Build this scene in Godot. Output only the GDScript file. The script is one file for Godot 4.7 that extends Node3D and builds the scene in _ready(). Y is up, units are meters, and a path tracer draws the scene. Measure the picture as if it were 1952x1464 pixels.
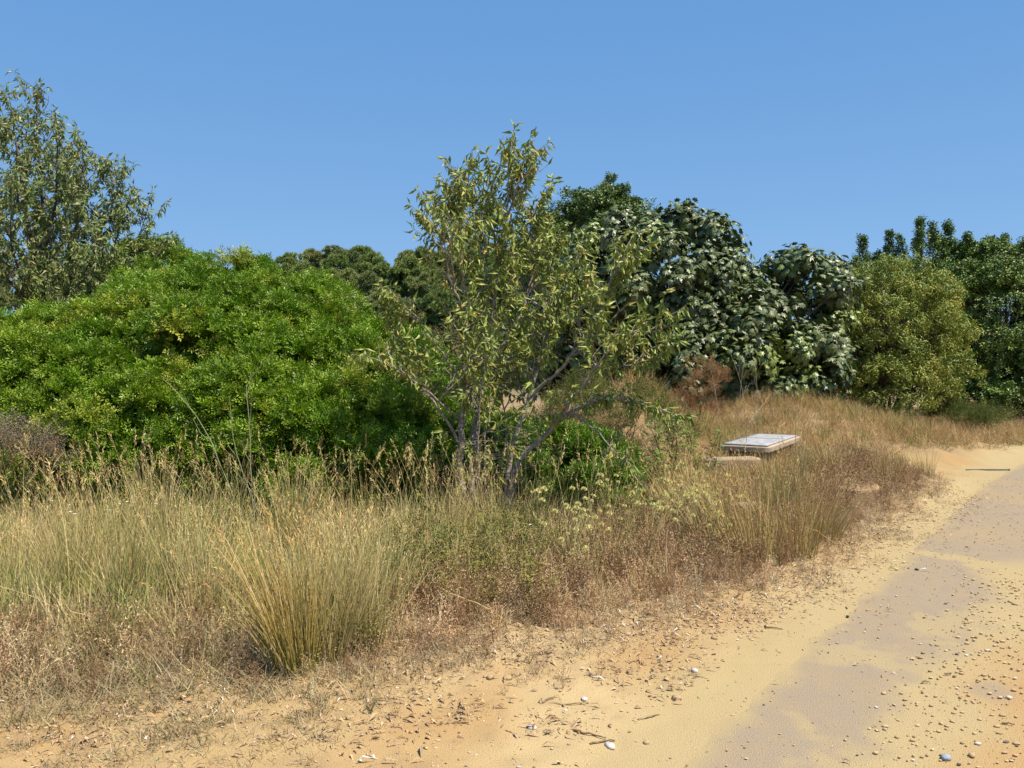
extends Node3D

# ------------------------------------------------------------------ mesh collector
class MB:
	var v := PackedVector3Array()
	var n := PackedVector3Array()
	var c := PackedColorArray()
	var ix := PackedInt32Array()

	func tri(a: Vector3, b: Vector3, d: Vector3, ca: Color, cb: Color, cd: Color) -> void:
		var m := (d - a).cross(b - a).normalized()
		var k := v.size()
		v.append(a); v.append(b); v.append(d)
		n.append(m); n.append(m); n.append(m)
		c.append(ca); c.append(cb); c.append(cd)
		ix.append(k); ix.append(k + 1); ix.append(k + 2)

	# a leaf: base at o, growing along dir, upper face towards nrm; folded on its midrib and curled at the tip
	func leaf(o: Vector3, dir: Vector3, nrm: Vector3, length: float, width: float, curl: float, fold: float, c0: Color, c1: Color) -> void:
		var d := dir.normalized()
		var s := d.cross(nrm)
		if s.length() < 0.01:
			s = d.cross(Vector3(0.3, 0.2, 0.9))
		s = s.normalized()
		var u := s.cross(d)
		var mid := o + d * length * 0.45 + u * curl * length * 0.12
		var l := mid - s * width * 0.5 + u * fold * width
		var r := mid + s * width * 0.5 + u * fold * width
		var tip := o + d * length - u * curl * length * 0.3
		var cm := c0.lerp(c1, 0.5)
		tri(o, l, mid, c0, cm, c0)
		tri(o, mid, r, c0, c0, cm)
		tri(l, tip, mid, cm, c1, c0)
		tri(mid, tip, r, c0, c1, cm)

	# the cheap leaf: two faces
	func leaf2(o: Vector3, dir: Vector3, nrm: Vector3, length: float, width: float, fold: float, col: Color) -> void:
		var d := dir.normalized()
		var s := d.cross(nrm)
		if s.length() < 0.01:
			s = d.cross(Vector3(0.3, 0.2, 0.9))
		s = s.normalized()
		var u := s.cross(d)
		var l := o + d * length * 0.55 - s * width * 0.5 + u * fold * width
		var r := o + d * length * 0.5 + s * width * 0.5 + u * fold * width
		var tip := o + d * length
		tri(o, l, tip, col, col, col)
		tri(o, tip, r, col, col, col)

	func fan(o: Vector3, dir: Vector3, nrm: Vector3, size: float, outline: Array, droop: float, col: Color, rib: Color) -> void:
		var d := dir.normalized()
		var s := d.cross(nrm)
		if s.length() < 0.01:
			s = d.cross(Vector3(0.3, 0.2, 0.9))
		s = s.normalized()
		var u := s.cross(d)
		var mid := o + d * size * 0.38 + u * size * 0.06
		var pts := []
		for q in outline:
			pts.append(o + s * q.x * size + d * q.y * size - u * size * droop * (q.y * q.y * 0.5 + absf(q.x) * 0.45))
		for k in pts.size():
			tri(mid, pts[k], pts[(k + 1) % pts.size()], rib, col, col)

	func tube(pts: Array, rads: Array, sides: int, c0: Color, c1: Color) -> void:
		var first := v.size()
		var m := pts.size()
		var side := Vector3.ZERO
		for k in m:
			var t: Vector3 = (pts[mini(k + 1, m - 1)] - pts[maxi(k - 1, 0)]).normalized()
			if side == Vector3.ZERO:
				side = t.cross(Vector3(0.31, 0.17, 0.93)).normalized()
			side = (side - t * side.dot(t)).normalized()
			var up := t.cross(side)
			var col := c0.lerp(c1, float(k) / (m - 1))
			for q in sides:
				var an := TAU * q / sides
				var nn := side * cos(an) + up * sin(an)
				v.append(pts[k] + nn * rads[k])
				n.append(nn)
				c.append(col)
		for k in m - 1:
			for q in sides:
				var a := first + k * sides + q
				var b := first + k * sides + (q + 1) % sides
				ix.append(a); ix.append(a + sides); ix.append(b)
				ix.append(b); ix.append(a + sides); ix.append(b + sides)

	# a grass blade or thin stem: a bent, tapering strip
	func blade(o: Vector3, dir: Vector3, length: float, width: float, bend: Vector3, segs: int, c0: Color, c1: Color, face: float) -> Vector3:
		var d := dir.normalized()
		var s := d.cross(Vector3(sin(face), 0.0, cos(face))).normalized()
		var first := v.size()
		var last := o
		for k in segs + 1:
			var t := float(k) / segs
			var p := o + d * length * t + bend * length * t * t
			var w := width * (1.0 - 0.75 * t) * 0.5
			var nn := s.cross((d + bend * 2.0 * t).normalized()).normalized()
			v.append(p - s * w); v.append(p + s * w)
			n.append(nn); n.append(nn)
			var col := c0.lerp(c1, t)
			c.append(col); c.append(col)
			last = p
		for k in segs:
			var a := first + k * 2
			ix.append(a); ix.append(a + 2); ix.append(a + 1)
			ix.append(a + 1); ix.append(a + 2); ix.append(a + 3)
		return last

	func mesh(m: Material) -> ArrayMesh:
		var arr := []
		arr.resize(Mesh.ARRAY_MAX)
		arr[Mesh.ARRAY_VERTEX] = v
		arr[Mesh.ARRAY_NORMAL] = n
		arr[Mesh.ARRAY_COLOR] = c
		arr[Mesh.ARRAY_INDEX] = ix
		var am := ArrayMesh.new()
		am.add_surface_from_arrays(Mesh.PRIMITIVE_TRIANGLES, arr)
		am.surface_set_material(0, m)
		return am

class Scatter:
	var xf := []
	var col := []
	func put(t: Transform3D, c: Color) -> void:
		xf.append(t)
		col.append(c)

# ------------------------------------------------------------------ shared state
var rng := RandomNumberGenerator.new()
var nz := FastNoiseLite.new()
var nf := FastNoiseLite.new()
var M := {}
var count := {}

func rf(a: float, b: float) -> float:
	return rng.randf_range(a, b)

func rdir() -> Vector3:
	var y := rf(-1.0, 1.0)
	var an := rf(0.0, TAU)
	var r := sqrt(1.0 - y * y)
	return Vector3(r * cos(an), y, r * sin(an))

func vary(c: Color, amount: float) -> Color:
	var k := 1.0 + rf(-amount, amount)
	return Color(c.r * k * (1.0 + rf(-amount, amount) * 0.35), c.g * k, c.b * k * (1.0 + rf(-amount, amount) * 0.35))

func toward(dir: Vector3, roll: float, s: float) -> Basis:
	var y := dir.normalized()
	var x := y.cross(Vector3(sin(roll), 0.13, cos(roll)))
	if x.length() < 0.05:
		x = y.cross(Vector3(1, 0.3, 0))
	x = x.normalized()
	return Basis(x * s, y * s, x.cross(y) * s)

func smooth(a: float, b: float, x: float) -> float:
	var t := clampf((x - a) / (b - a), 0.0, 1.0)
	return t * t * (3.0 - 2.0 * t)

# ------------------------------------------------------------------ nodes
func named(called: String) -> String:
	count[called] = count.get(called, -1) + 1
	return called if count[called] == 0 else "%s_%03d" % [called, count[called]]

func tag(o: Node3D, label: String, category: String, group := "") -> Node3D:
	o.set_meta("label", label)
	o.set_meta("category", category)
	if group:
		o.set_meta("group", group)
	return o

func thing(called: String, at: Vector3, label: String, category: String, group := "") -> Node3D:
	var o := Node3D.new()
	o.name = named(called)
	add_child(o, true)
	o.position = at
	return tag(o, label, category, group)

func part(called: String, mesh: Mesh, parent: Node3D) -> MeshInstance3D:
	var o := MeshInstance3D.new()
	o.name = called if parent != self else named(called)
	o.mesh = mesh
	parent.add_child(o, true)
	return o

func structure(called: String, mesh: Mesh) -> MeshInstance3D:
	var o := part(called, mesh, self)
	o.set_meta("kind", "structure")
	return o

func spread(called: String, mesh: Mesh, s: Scatter, parent: Node3D) -> MultiMeshInstance3D:
	var mm := MultiMesh.new()
	mm.transform_format = MultiMesh.TRANSFORM_3D
	mm.use_colors = true
	mm.mesh = mesh
	mm.instance_count = s.xf.size()
	for k in s.xf.size():
		mm.set_instance_transform(k, s.xf[k])
		mm.set_instance_color(k, s.col[k])
	var o := MultiMeshInstance3D.new()
	o.name = called if parent != self else named(called)
	o.multimesh = mm
	parent.add_child(o, true)
	o.set_meta("kind", "stuff")
	return o

# ------------------------------------------------------------------ materials
func noise_tex(size: int, freq: float, ramp: Array, normal := false, seed_ := 1, octaves := 4, bump := 4.0) -> NoiseTexture2D:
	var f := FastNoiseLite.new()
	f.noise_type = FastNoiseLite.TYPE_SIMPLEX_SMOOTH
	f.seed = seed_
	f.frequency = freq
	f.fractal_octaves = octaves
	var t := NoiseTexture2D.new()
	t.width = size
	t.height = size
	t.seamless = true
	t.noise = f
	if normal:
		t.as_normal_map = true
		t.bump_strength = bump
	elif ramp:
		var g := Gradient.new()
		g.offsets = PackedFloat32Array(ramp.map(func(r): return r[0]))
		g.colors = PackedColorArray(ramp.map(func(r): return r[1]))
		t.color_ramp = g
	return t

func plain(called: String, rough: float, spec := 0.5, back := Color.BLACK) -> StandardMaterial3D:
	var m := StandardMaterial3D.new()
	m.resource_name = called
	m.vertex_color_use_as_albedo = true
	m.roughness = rough
	m.metallic_specular = spec
	m.cull_mode = BaseMaterial3D.CULL_DISABLED
	if back != Color.BLACK:
		m.backlight_enabled = true
		m.backlight = back
	M[called] = m
	return m

func grained(called: String, rough: float, tile: float, albedo: Texture2D, normal: Texture2D, nscale: float) -> StandardMaterial3D:
	var m := plain(called, rough, 0.3)
	m.uv1_triplanar = true
	m.uv1_world_triplanar = true
	m.uv1_scale = Vector3.ONE / tile
	m.albedo_texture = albedo
	m.normal_enabled = true
	m.normal_texture = normal
	m.normal_scale = nscale
	return m

func make_materials() -> void:
	plain("mastic_leaf", 0.42, 0.45, Color(0.5, 0.7, 0.12))
	plain("almond_leaf", 0.5, 0.45, Color(0.4, 0.5, 0.16))
	plain("fig_leaf", 0.42, 0.5, Color(0.22, 0.3, 0.08))
	plain("carob_leaf", 0.46, 0.45, Color(0.2, 0.3, 0.08))
	plain("pine_needle", 0.6, 0.3)
	plain("herb", 0.7, 0.3, Color(0.3, 0.35, 0.12))
	plain("straw", 0.62, 0.4, Color(0.34, 0.28, 0.14))
	plain("petal", 0.6, 0.3, Color(0.4, 0.4, 0.25))
	plain("pebble", 0.85, 0.3)
	var white := Color(1, 1, 1)
	var fine := noise_tex(1024, 0.16, [[0.0, Color(0.7, 0.68, 0.65)], [0.4, Color(0.87, 0.86, 0.84)], [0.6, Color(0.94, 0.93, 0.92)], [1.0, white]], false, 11, 5)
	var fine_n := noise_tex(1024, 0.16, [], true, 11, 5, 4.0)
	grained("bark", 0.9, 0.35, noise_tex(256, 0.03, [[0.0, Color(0.42, 0.4, 0.38)], [0.45, Color(0.75, 0.73, 0.7)], [1.0, white]], false, 21, 5), noise_tex(256, 0.03, [], true, 21, 5, 8.0), 1.0)
	M.bark.uv1_world_triplanar = false
	grained("soil", 0.95, 1.3, fine, fine_n, 0.5)
	grained("asphalt", 0.9, 1.3, fine, fine_n, 0.5)
	grained("concrete", 0.9, 0.5, fine, fine_n, 0.7)
	grained("stone", 0.88, 0.2, fine, fine_n, 1.2)
	grained("zinc", 0.5, 0.8, noise_tex(256, 0.02, [[0.0, Color(0.8, 0.8, 0.82)], [1.0, white]], false, 41, 4), noise_tex(256, 0.01, [], true, 41, 2, 1.0), 0.3)

# ------------------------------------------------------------------ lie of the land
# a: metres right of the asphalt's left edge, s: metres along the road
func across(x: float, z: float) -> float:
	return (x - 0.70) * 0.80 + (z + 3.29) * 0.597

func along(x: float, z: float) -> float:
	return (x - 0.70) * 0.597 - (z + 3.29) * 0.80

func road_left(s: float) -> float:
	return 0.02 * maxf(0.0, s - 9.0) ** 1.75

const EDGE := [[-4.0, -5.2], [-1.4, -2.7], [-0.5, -1.95], [0.6, -1.38], [1.5, -1.0], [2.7, -0.66], [4.5, -0.55], [6.35, -0.5], [8.3, -0.42], [9.0, -0.6], [9.8, -1.25], [12.2, -1.35], [13.2, -0.7], [15.5, 0.25], [18.0, 0.9], [40.0, 9.0]]

func edge(s: float) -> float:   # where the grass begins, in a
	for k in EDGE.size() - 1:
		if s < EDGE[k + 1][0]:
			return lerpf(EDGE[k][1], EDGE[k + 1][1], clampf((s - EDGE[k][0]) / (EDGE[k + 1][0] - EDGE[k][0]), 0.0, 1.0))
	return 9.0

func bump(x: float, z: float, cx: float, cz: float, rx: float, rz: float, h: float) -> float:
	return h * exp(-((x - cx) / rx) ** 2 - ((z - cz) / rz) ** 2)

func land(x: float, z: float) -> float:
	var a := across(x, z)
	var s := along(x, z)
	var grassy := smooth(0.1, -0.9, a - edge(s))
	var h := 0.03 * grassy + nz.get_noise_2d(x * 3.0, z * 3.0) * (0.018 + 0.05 * grassy)
	h += nf.get_noise_2d(x * 6.0, z * 6.0) * 0.02
	h += bump(x, z, 2.1, -13.9, 1.1, 0.9, 1.25)
	h += bump(x, z, 5.4, -16.2, 2.6, 1.7, 0.85)
	h += bump(x, z, 5.0, -19.5, 6.0, 2.5, 0.45)
	h += bump(x, z, 5.2, -11.2, 0.9, 1.6, 0.22)
	h += 8.6 * smooth(48.0, 104.0, -z + 0.25 * x) * smooth(46.0, 6.0, x) + 1.5 * smooth(60.0, 160.0, -z)
	if a > -0.6:
		var t := smooth(-0.5, 0.02, a - road_left(s)) * smooth(4.2, 3.6, a)
		h = lerpf(h, nf.get_noise_2d(x * 6.0, z * 6.0) * 0.002 - 0.008, t)
	return h

func stand(x: float, z: float) -> Vector3:
	return Vector3(x, land(x, z), z)

func steps(points: Array) -> Array:   # [[from, step] ...] to a rising list
	var out := []
	for k in points.size() - 1:
		var x: float = points[k][0]
		while x < points[k + 1][0] - points[k][1] * 0.4:
			out.append(x)
			x += points[k][1]
	out.append(points[-1][0])
	return out

func sheet(xs: Array, zs: Array, height: Callable, colour: Callable, m: Material) -> ArrayMesh:
	var mb := MB.new()
	var w := xs.size()
	for z in zs:
		for x in xs:
			var p: Vector3 = height.call(x, z)
			mb.v.append(p)
			mb.c.append(colour.call(x, z, p))
	for j in zs.size():
		for i in w:
			var e := mb.v[j * w + mini(i + 1, w - 1)] - mb.v[j * w + maxi(i - 1, 0)]
			var f := mb.v[mini(j + 1, zs.size() - 1) * w + i] - mb.v[maxi(j - 1, 0) * w + i]
			mb.n.append(f.cross(e).normalized())
	for j in zs.size() - 1:
		for i in w - 1:
			var k := j * w + i
			mb.ix.append_array(PackedInt32Array([k, k + 1, k + w, k + 1, k + w + 1, k + w]))
	return mb.mesh(m)

const SAND := Color(0.43, 0.312, 0.155)
const PALE := Color(0.5, 0.385, 0.21)
const RUST := Color(0.42, 0.255, 0.11)
const LITTER := Color(0.29, 0.205, 0.12)
const ROAD_SAND := Color(0.43, 0.343, 0.185)
const TAR := Color(0.305, 0.258, 0.2)

func sand_colour(x: float, z: float) -> Color:
	var t := nz.get_noise_2d(x * 1.3 + 40.0, z * 1.3) * 0.5 + 0.5
	var c := SAND.lerp(PALE, smooth(0.4, 0.75, t))
	c = c.lerp(RUST, smooth(0.5, 0.85, nz.get_noise_2d(x * 2.1, z * 2.1 + 90.0) * 0.5 + 0.5) * 0.7)
	return c

func ground_colour(x: float, z: float, _p: Vector3) -> Color:
	var a := across(x, z)
	var s := along(x, z)
	var c := sand_colour(x, z)
	var g := smooth(0.15, -0.5, a - edge(s) + nz.get_noise_2d(x * 4.0, z * 4.0) * 0.5)
	c = c.lerp(LITTER, g * 0.75)
	var fleck := nf.get_noise_2d(x * 9.0 + 7.0, z * 9.0) * 0.5 + 0.5
	c = c.lerp(LITTER, smooth(0.52, 0.8, fleck) * 0.5 * smooth(0.2, -0.6, a))
	c = c.lerp(ROAD_SAND, smooth(-0.75, -0.1, a + nz.get_noise_2d(x * 3.0, z * 3.0) * 0.25) * smooth(1.0, 0.6, a))
	if z < -40.0:
		c = c.lerp(Color(0.2, 0.18, 0.09), 0.8)
	return c

func road_sand(a: float, s: float, x: float, z: float) -> float:
	var w := nz.get_noise_2d(x * 3.4, z * 3.4) * 0.16 + nf.get_noise_2d(x * 9.0, z * 9.0) * 0.1
	var right := lerpf(0.42, 0.68, smooth(0.2, 2.6, s)) + 0.05 * sin(s * 2.3)
	var k := smooth(0.12, -0.05, a - road_left(s) + w * 0.5)
	k = maxf(k, smooth(-0.12, 0.16, a - right + w) * smooth(5.2, 4.6, s + w))
	k = maxf(k, smooth(0.22, 0.08, absf(s - 4.75 + (a - 0.3) * 0.35 + w * 1.3)) * 0.9)
	k = maxf(k, smooth(0.12, 0.4, nz.get_noise_2d(x * 3.6 + 11.0, z * 3.6 + 5.0) + nf.get_noise_2d(x * 14.0, z * 14.0) * 0.25) * 0.6 * smooth(5.0, 4.4, s))
	k *= 1.0 - 0.85 * smooth(0.16, 0.07, Vector2(a - 0.94, (s - 1.66) * 0.8).length() + w * 0.3)
	k *= 1.0 - 0.7 * smooth(0.16, 0.06, Vector2(a - 1.02, (s - 0.35) * 0.8).length() + w * 0.3)
	return clampf(k, 0.0, 1.0)

func road_colour(x: float, z: float, _p: Vector3) -> Color:
	var a := across(x, z)
	var s := along(x, z)
	var k := road_sand(a, s, x, z)
	var dust := nf.get_noise_2d(x * 12.0, z * 8.0) * 0.2 + 0.2
	var tar := TAR.lerp(SAND, clampf(dust + 0.25 * smooth(0.05, 0.5, nz.get_noise_2d(x * 1.2, z * 1.2)), 0.0, 1.0))
	var sand := ROAD_SAND
	sand = sand.lerp(RUST, smooth(0.75, 1.25, a + nz.get_noise_2d(x * 3.0, z * 3.0) * 0.3) * smooth(4.0, 1.5, s) * 0.7)
	return tar.lerp(sand, k)

func make_ground() -> void:
	var xs := steps([[-420.0, 30.0], [-60.0, 4.0], [-16.0, 0.6], [-5.0, 0.05], [6.0, 0.1], [12.0, 0.6], [26.0, 5.0], [66.0, 30.0], [420.0, 1.0]])
	var zs := steps([[-520.0, 40.0], [-160.0, 6.0], [-40.0, 1.2], [-22.0, 0.3], [-13.0, 0.1], [-8.0, 0.05], [-1.2, 0.6], [8.0, 6.0], [40.0, 30.0], [200.0, 1.0]])
	structure("ground", sheet(xs, zs, func(x, z): return Vector3(x, land(x, z), z), ground_colour, M.soil))
	# the road: a strip with its own grid, along the road
	var alongs := steps([[-9.0, 0.5], [-1.5, 0.03], [6.0, 0.06], [12.0, 0.15], [18.0, 0.5], [46.0, 1.0]])
	var acs := steps([[-0.06, 0.025], [1.6, 0.2], [3.5, 1.0]])
	var at := func(a, s): return Vector3(0.70 + 0.80 * (a + road_left(s)) + 0.597 * s, 0.0, -3.29 + 0.597 * (a + road_left(s)) - 0.80 * s)
	var high := func(a, s):
		var p: Vector3 = at.call(a, s)
		p.y = nf.get_noise_2d(p.x * 2.0, p.z * 2.0) * 0.004 - 0.004 - 0.006 * smooth(0.1, -0.06, a)
		return p
	var tint := func(_a, _s, p): return road_colour(p.x, p.z, p)
	structure("road", sheet(acs, alongs, high, tint, M.asphalt))

# ------------------------------------------------------------------ foliage
func sprig_mastic(seed_: int) -> ArrayMesh:
	rng.seed = seed_
	var mb := MB.new()
	for k in 6:
		var an := TAU * k / 6.0 + rf(-0.4, 0.4)
		var tilt := rf(0.35, 1.0)
		var d := Vector3(sin(tilt) * cos(an), cos(tilt), sin(tilt) * sin(an))
		var o := Vector3(0, rf(-0.02, 0.02), 0)
		var side := d.cross(Vector3.UP).normalized()
		var up := side.cross(d)
		var ln := rf(0.06, 0.085)
		for q in 3:
			var p := o + d * ln * (0.35 + 0.28 * q)
			for sd in [-1.0, 1.0]:
				mb.leaf2(p, (d * 0.6 + side * sd * 0.9 + up * 0.15 + rdir() * 0.25), up + rdir() * 0.4, rf(0.026, 0.036), 0.0125, 0.2, vary(Color(1, 1, 1), 0.14))
		mb.leaf2(o + d * ln, d + rdir() * 0.2, up, 0.034, 0.013, 0.2, vary(Color(1.1, 1.1, 1), 0.1))
	return mb.mesh(M.mastic_leaf)

func sprig_almond(seed_: int, leaves: int, droop: float) -> ArrayMesh:
	rng.seed = seed_
	var mb := MB.new()
	for k in leaves:
		var an := k * 2.4 + rf(-0.4, 0.4)
		var y := 0.015 * k
		var d := Vector3(cos(an), rf(-0.2, 0.7) - droop, sin(an))
		var ln := rf(0.065, 0.1)
		mb.leaf(Vector3(0, y, 0), d, Vector3.UP + rdir() * 0.6, ln, ln * rf(0.2, 0.27), rf(0.2, 1.0), rf(0.1, 0.3), vary(Color(0.95, 0.95, 0.95), 0.12), vary(Color(1.05, 1.05, 1), 0.12))
	return mb.mesh(M.almond_leaf)

func sprig_carob(seed_: int, leaves: int, ln0: float) -> ArrayMesh:
	rng.seed = seed_
	var mb := MB.new()
	for k in leaves:
		var an := k * 2.4 + rf(-0.5, 0.5)
		var t := float(k) / leaves
		var d := Vector3(cos(an), rf(0.0, 0.9), sin(an))
		mb.leaf2(Vector3(cos(an), 0, sin(an)) * 0.02 + Vector3.UP * (t * 0.16 - 0.05), d, Vector3.UP + rdir() * 0.7, ln0 * rf(0.8, 1.2), ln0 * rf(0.5, 0.62), rf(0.05, 0.25), vary(Color(1, 1, 1), 0.18))
	return mb.mesh(M.carob_leaf)

const FIG_LEAF := [Vector2(0, 0.04), Vector2(-0.3, -0.06), Vector2(-0.3, 0.16), Vector2(-0.56, 0.36), Vector2(-0.32, 0.45), Vector2(-0.4, 0.8), Vector2(-0.15, 0.66), Vector2(0, 1.0), Vector2(0.15, 0.66), Vector2(0.4, 0.8), Vector2(0.32, 0.45), Vector2(0.56, 0.36), Vector2(0.3, 0.16), Vector2(0.3, -0.06)]

func sprig_fig(seed_: int) -> ArrayMesh:
	rng.seed = seed_
	var mb := MB.new()
	for k in 7:
		var an := k * 2.4 + rf(-0.4, 0.4)
		var lift := lerpf(-0.35, 0.9, k / 6.0) + rf(-0.2, 0.2)
		var d := Vector3(cos(an), lift, sin(an)).normalized()
		var stalk := rf(0.05, 0.12)
		var size := lerpf(0.2, 0.12, k / 6.0) * rf(0.85, 1.1)
		var young := smooth(0.7, 1.0, k / 6.0)
		var col := vary(Color(1, 1, 1).lerp(Color(1.7, 1.7, 0.9), young), 0.12)
		mb.fan(Vector3(0, 0.02 * k, 0) + d * stalk, Vector3(d.x, d.y - rf(0.1, 0.9), d.z) + rdir() * 0.3, Vector3(d.x * 0.4, 1.0, d.z * 0.4) + rdir() * 0.7, size, FIG_LEAF, rf(0.1, 0.45), col, col * 1.15)
	return mb.mesh(M.fig_leaf)

func tuft_pine(seed_: int) -> ArrayMesh:
	rng.seed = seed_
	var mb := MB.new()
	for k in 34:
		var d := rdir()
		d.y = absf(d.y) * 1.1 - 0.15
		var s := d.cross(rdir()).normalized() * 0.028
		var ln := rf(0.2, 0.36)
		var c := vary(Color(1, 1, 1), 0.2)
		mb.tri(-s, d.normalized() * ln, s, c, c, c)
	return mb.mesh(M.pine_needle)

# leaf sprigs over the lobes of a crown: clumps on the lobes' surfaces, sprigs over each clump
func crown(lobes: Array, clumps: int, r: float, per: int, o: Dictionary) -> Dictionary:
	var out := {"s": Scatter.new(), "at": []}
	var area := []
	var total := 0.0
	for l in lobes:
		total += l[1].x * l[1].y + l[1].y * l[1].z + l[1].x * l[1].z
		area.append(total)
	var tries := 0
	while out.at.size() < clumps and tries < clumps * 30:
		tries += 1
		var pick := rf(0.0, total)
		var k := 0
		while area[k] < pick:
			k += 1
		var l: Array = lobes[k]
		var d := rdir()
		if d.y < o.get("low", -0.5):
			continue
		var deep: float = 1.0 - rf(0.0, 1.0) ** 2.2 * o.get("deep", 0.45)
		var rough: float = 1.0 + nz.get_noise_3d(d.x * 60.0 + k * 31.0, d.y * 60.0, d.z * 60.0) * o.get("rough", 0.3)
		var p: Vector3 = l[0] + d * l[1] * deep * rough
		if p.y < o.get("floor", 0.1):
			continue
		var inside := false
		for m in lobes.size():
			if m != k and ((p - lobes[m][0]) / lobes[m][1]).length() < o.get("bury", 0.72):
				inside = true
				break
		if inside:
			continue
		var outward: Vector3 = (d / l[1]).normalized()
		out.at.append(p)
		var cr := r * rf(0.7, 1.3)
		var t := nz.get_noise_3dv(p * 9.0) * 0.5 + 0.5
		var tone: Color = o.a.lerp(o.b, clampf(t * 1.4 - 0.2 + rf(-0.25, 0.25), 0.0, 1.0))
		if rf(0.0, 1.0) < o.get("rare", 0.0):
			tone = tone.lerp(o.c, rf(0.4, 1.0))
		for q in int(per * rf(0.7, 1.3)):
			var e := (rdir() + outward * 0.55 + Vector3.UP * 0.3).normalized()
			var w := p + e * cr * (1.0 - rf(0.0, 1.0) ** 2 * 0.6) * Vector3(1.0, o.get("flat", 0.8), 1.0)
			if w.y < o.get("floor", 0.1):
				continue
			var axis: Vector3 = e * o.get("out", 0.8) + Vector3.UP * o.get("up", 0.5) + rdir() * 0.45
			out.s.put(Transform3D(toward(axis, rf(0.0, TAU), rf(0.75, 1.25) * o.get("size", 1.0)), w), vary(tone, o.get("vary", 0.22)))
	return out

func limbs(mb: MB, root: Vector3, ends: Array, share: float, r0: float, col: Color) -> void:
	for e in ends:
		if rf(0.0, 1.0) > share:
			continue
		var d: Vector3 = e - root
		var pts := []
		var rads := []
		var bow := Vector3(rf(-0.15, 0.15), rf(0.05, 0.3), rf(-0.15, 0.15)) * d.length()
		for k in 7:
			var t := k / 6.0
			pts.append(root + d * t + bow * sin(t * PI) * 0.5 * (1.0 - t * 0.4) + rdir() * 0.03 * d.length() * t * (1.0 - t) * 2.0)
			rads.append(maxf(0.004, r0 * (1.0 - t * 0.92)))
		mb.tube(pts, rads, 5, col, vary(col, 0.2) * 0.95)

# curved stems given by points; side shoots along them; leaves along the shoots
func wander(pts: Array, per: int, jitter: float) -> Array:
	var cv := Curve3D.new()
	for k in pts.size():
		var t: Vector3 = (pts[mini(k + 1, pts.size() - 1)] - pts[maxi(k - 1, 0)]) / 6.0
		cv.add_point(pts[k], -t, t)
	var ln := cv.get_baked_length()
	var out := []
	var n := per * (pts.size() - 1)
	for k in n + 1:
		var p := cv.sample_baked(ln * k / n)
		out.append(p + (rdir() * jitter if k > 0 else Vector3.ZERO))
	return out

func along_line(pts: Array, t: float) -> Array:   # [point, direction]
	var f := clampf(t, 0.0, 0.9999) * (pts.size() - 1)
	var k := int(f)
	return [pts[k].lerp(pts[k + 1], f - k), (pts[k + 1] - pts[k]).normalized()]

func leafy_shoot(twigs: MB, s: Scatter, p: Vector3, dir: Vector3, length: float, o: Dictionary) -> void:
	var pts := []
	var rads := []
	var d := dir.normalized()
	var q := p
	var n := maxi(4, int(length / 0.07))
	for k in n + 1:
		pts.append(q)
		rads.append(lerpf(o.twig, 0.0016, float(k) / n))
		d = (d + Vector3.UP * o.rise + rdir() * 0.16).normalized()
		q += d * length / n
	twigs.tube(pts, rads, 4, o.bark, o.bark.lerp(Color(0.16, 0.15, 0.06), 0.5))
	var t: float = o.bare
	while t < 1.0:
		var at := along_line(pts, t)
		var an := rf(0.0, TAU)
		var out: Vector3 = (at[1].cross(Vector3(cos(an), 0.3, sin(an)))).normalized()
		var ld: Vector3 = out * 0.75 + at[1] * rf(0.2, 0.8) * (1.5 if t > 0.85 else 1.0) + Vector3.DOWN * rf(o.droop * 0.3, o.droop * 1.3) * (0.3 if t > 0.88 else 1.0)
		var tone: Color = o.a.lerp(o.b, rf(0.0, 1.0))
		if rf(0.0, 1.0) < o.rare * (1.0 - 0.6 * t):
			tone = tone.lerp(o.c, rf(0.3, 1.0))
		s.put(Transform3D(toward(ld, rf(0.0, TAU), rf(0.7, 1.2) * o.size), at[0]), vary(tone, 0.2))
		t += o.gap / length * rf(0.6, 1.4)

func almond_leaf() -> ArrayMesh:
	var mb := MB.new()
	mb.leaf(Vector3.ZERO, Vector3.UP, Vector3(0, 0, 1), 0.095, 0.025, 0.7, 0.22, Color(0.95, 0.95, 0.95), Color(1.05, 1.05, 1))
	return mb.mesh(M.almond_leaf)

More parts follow.
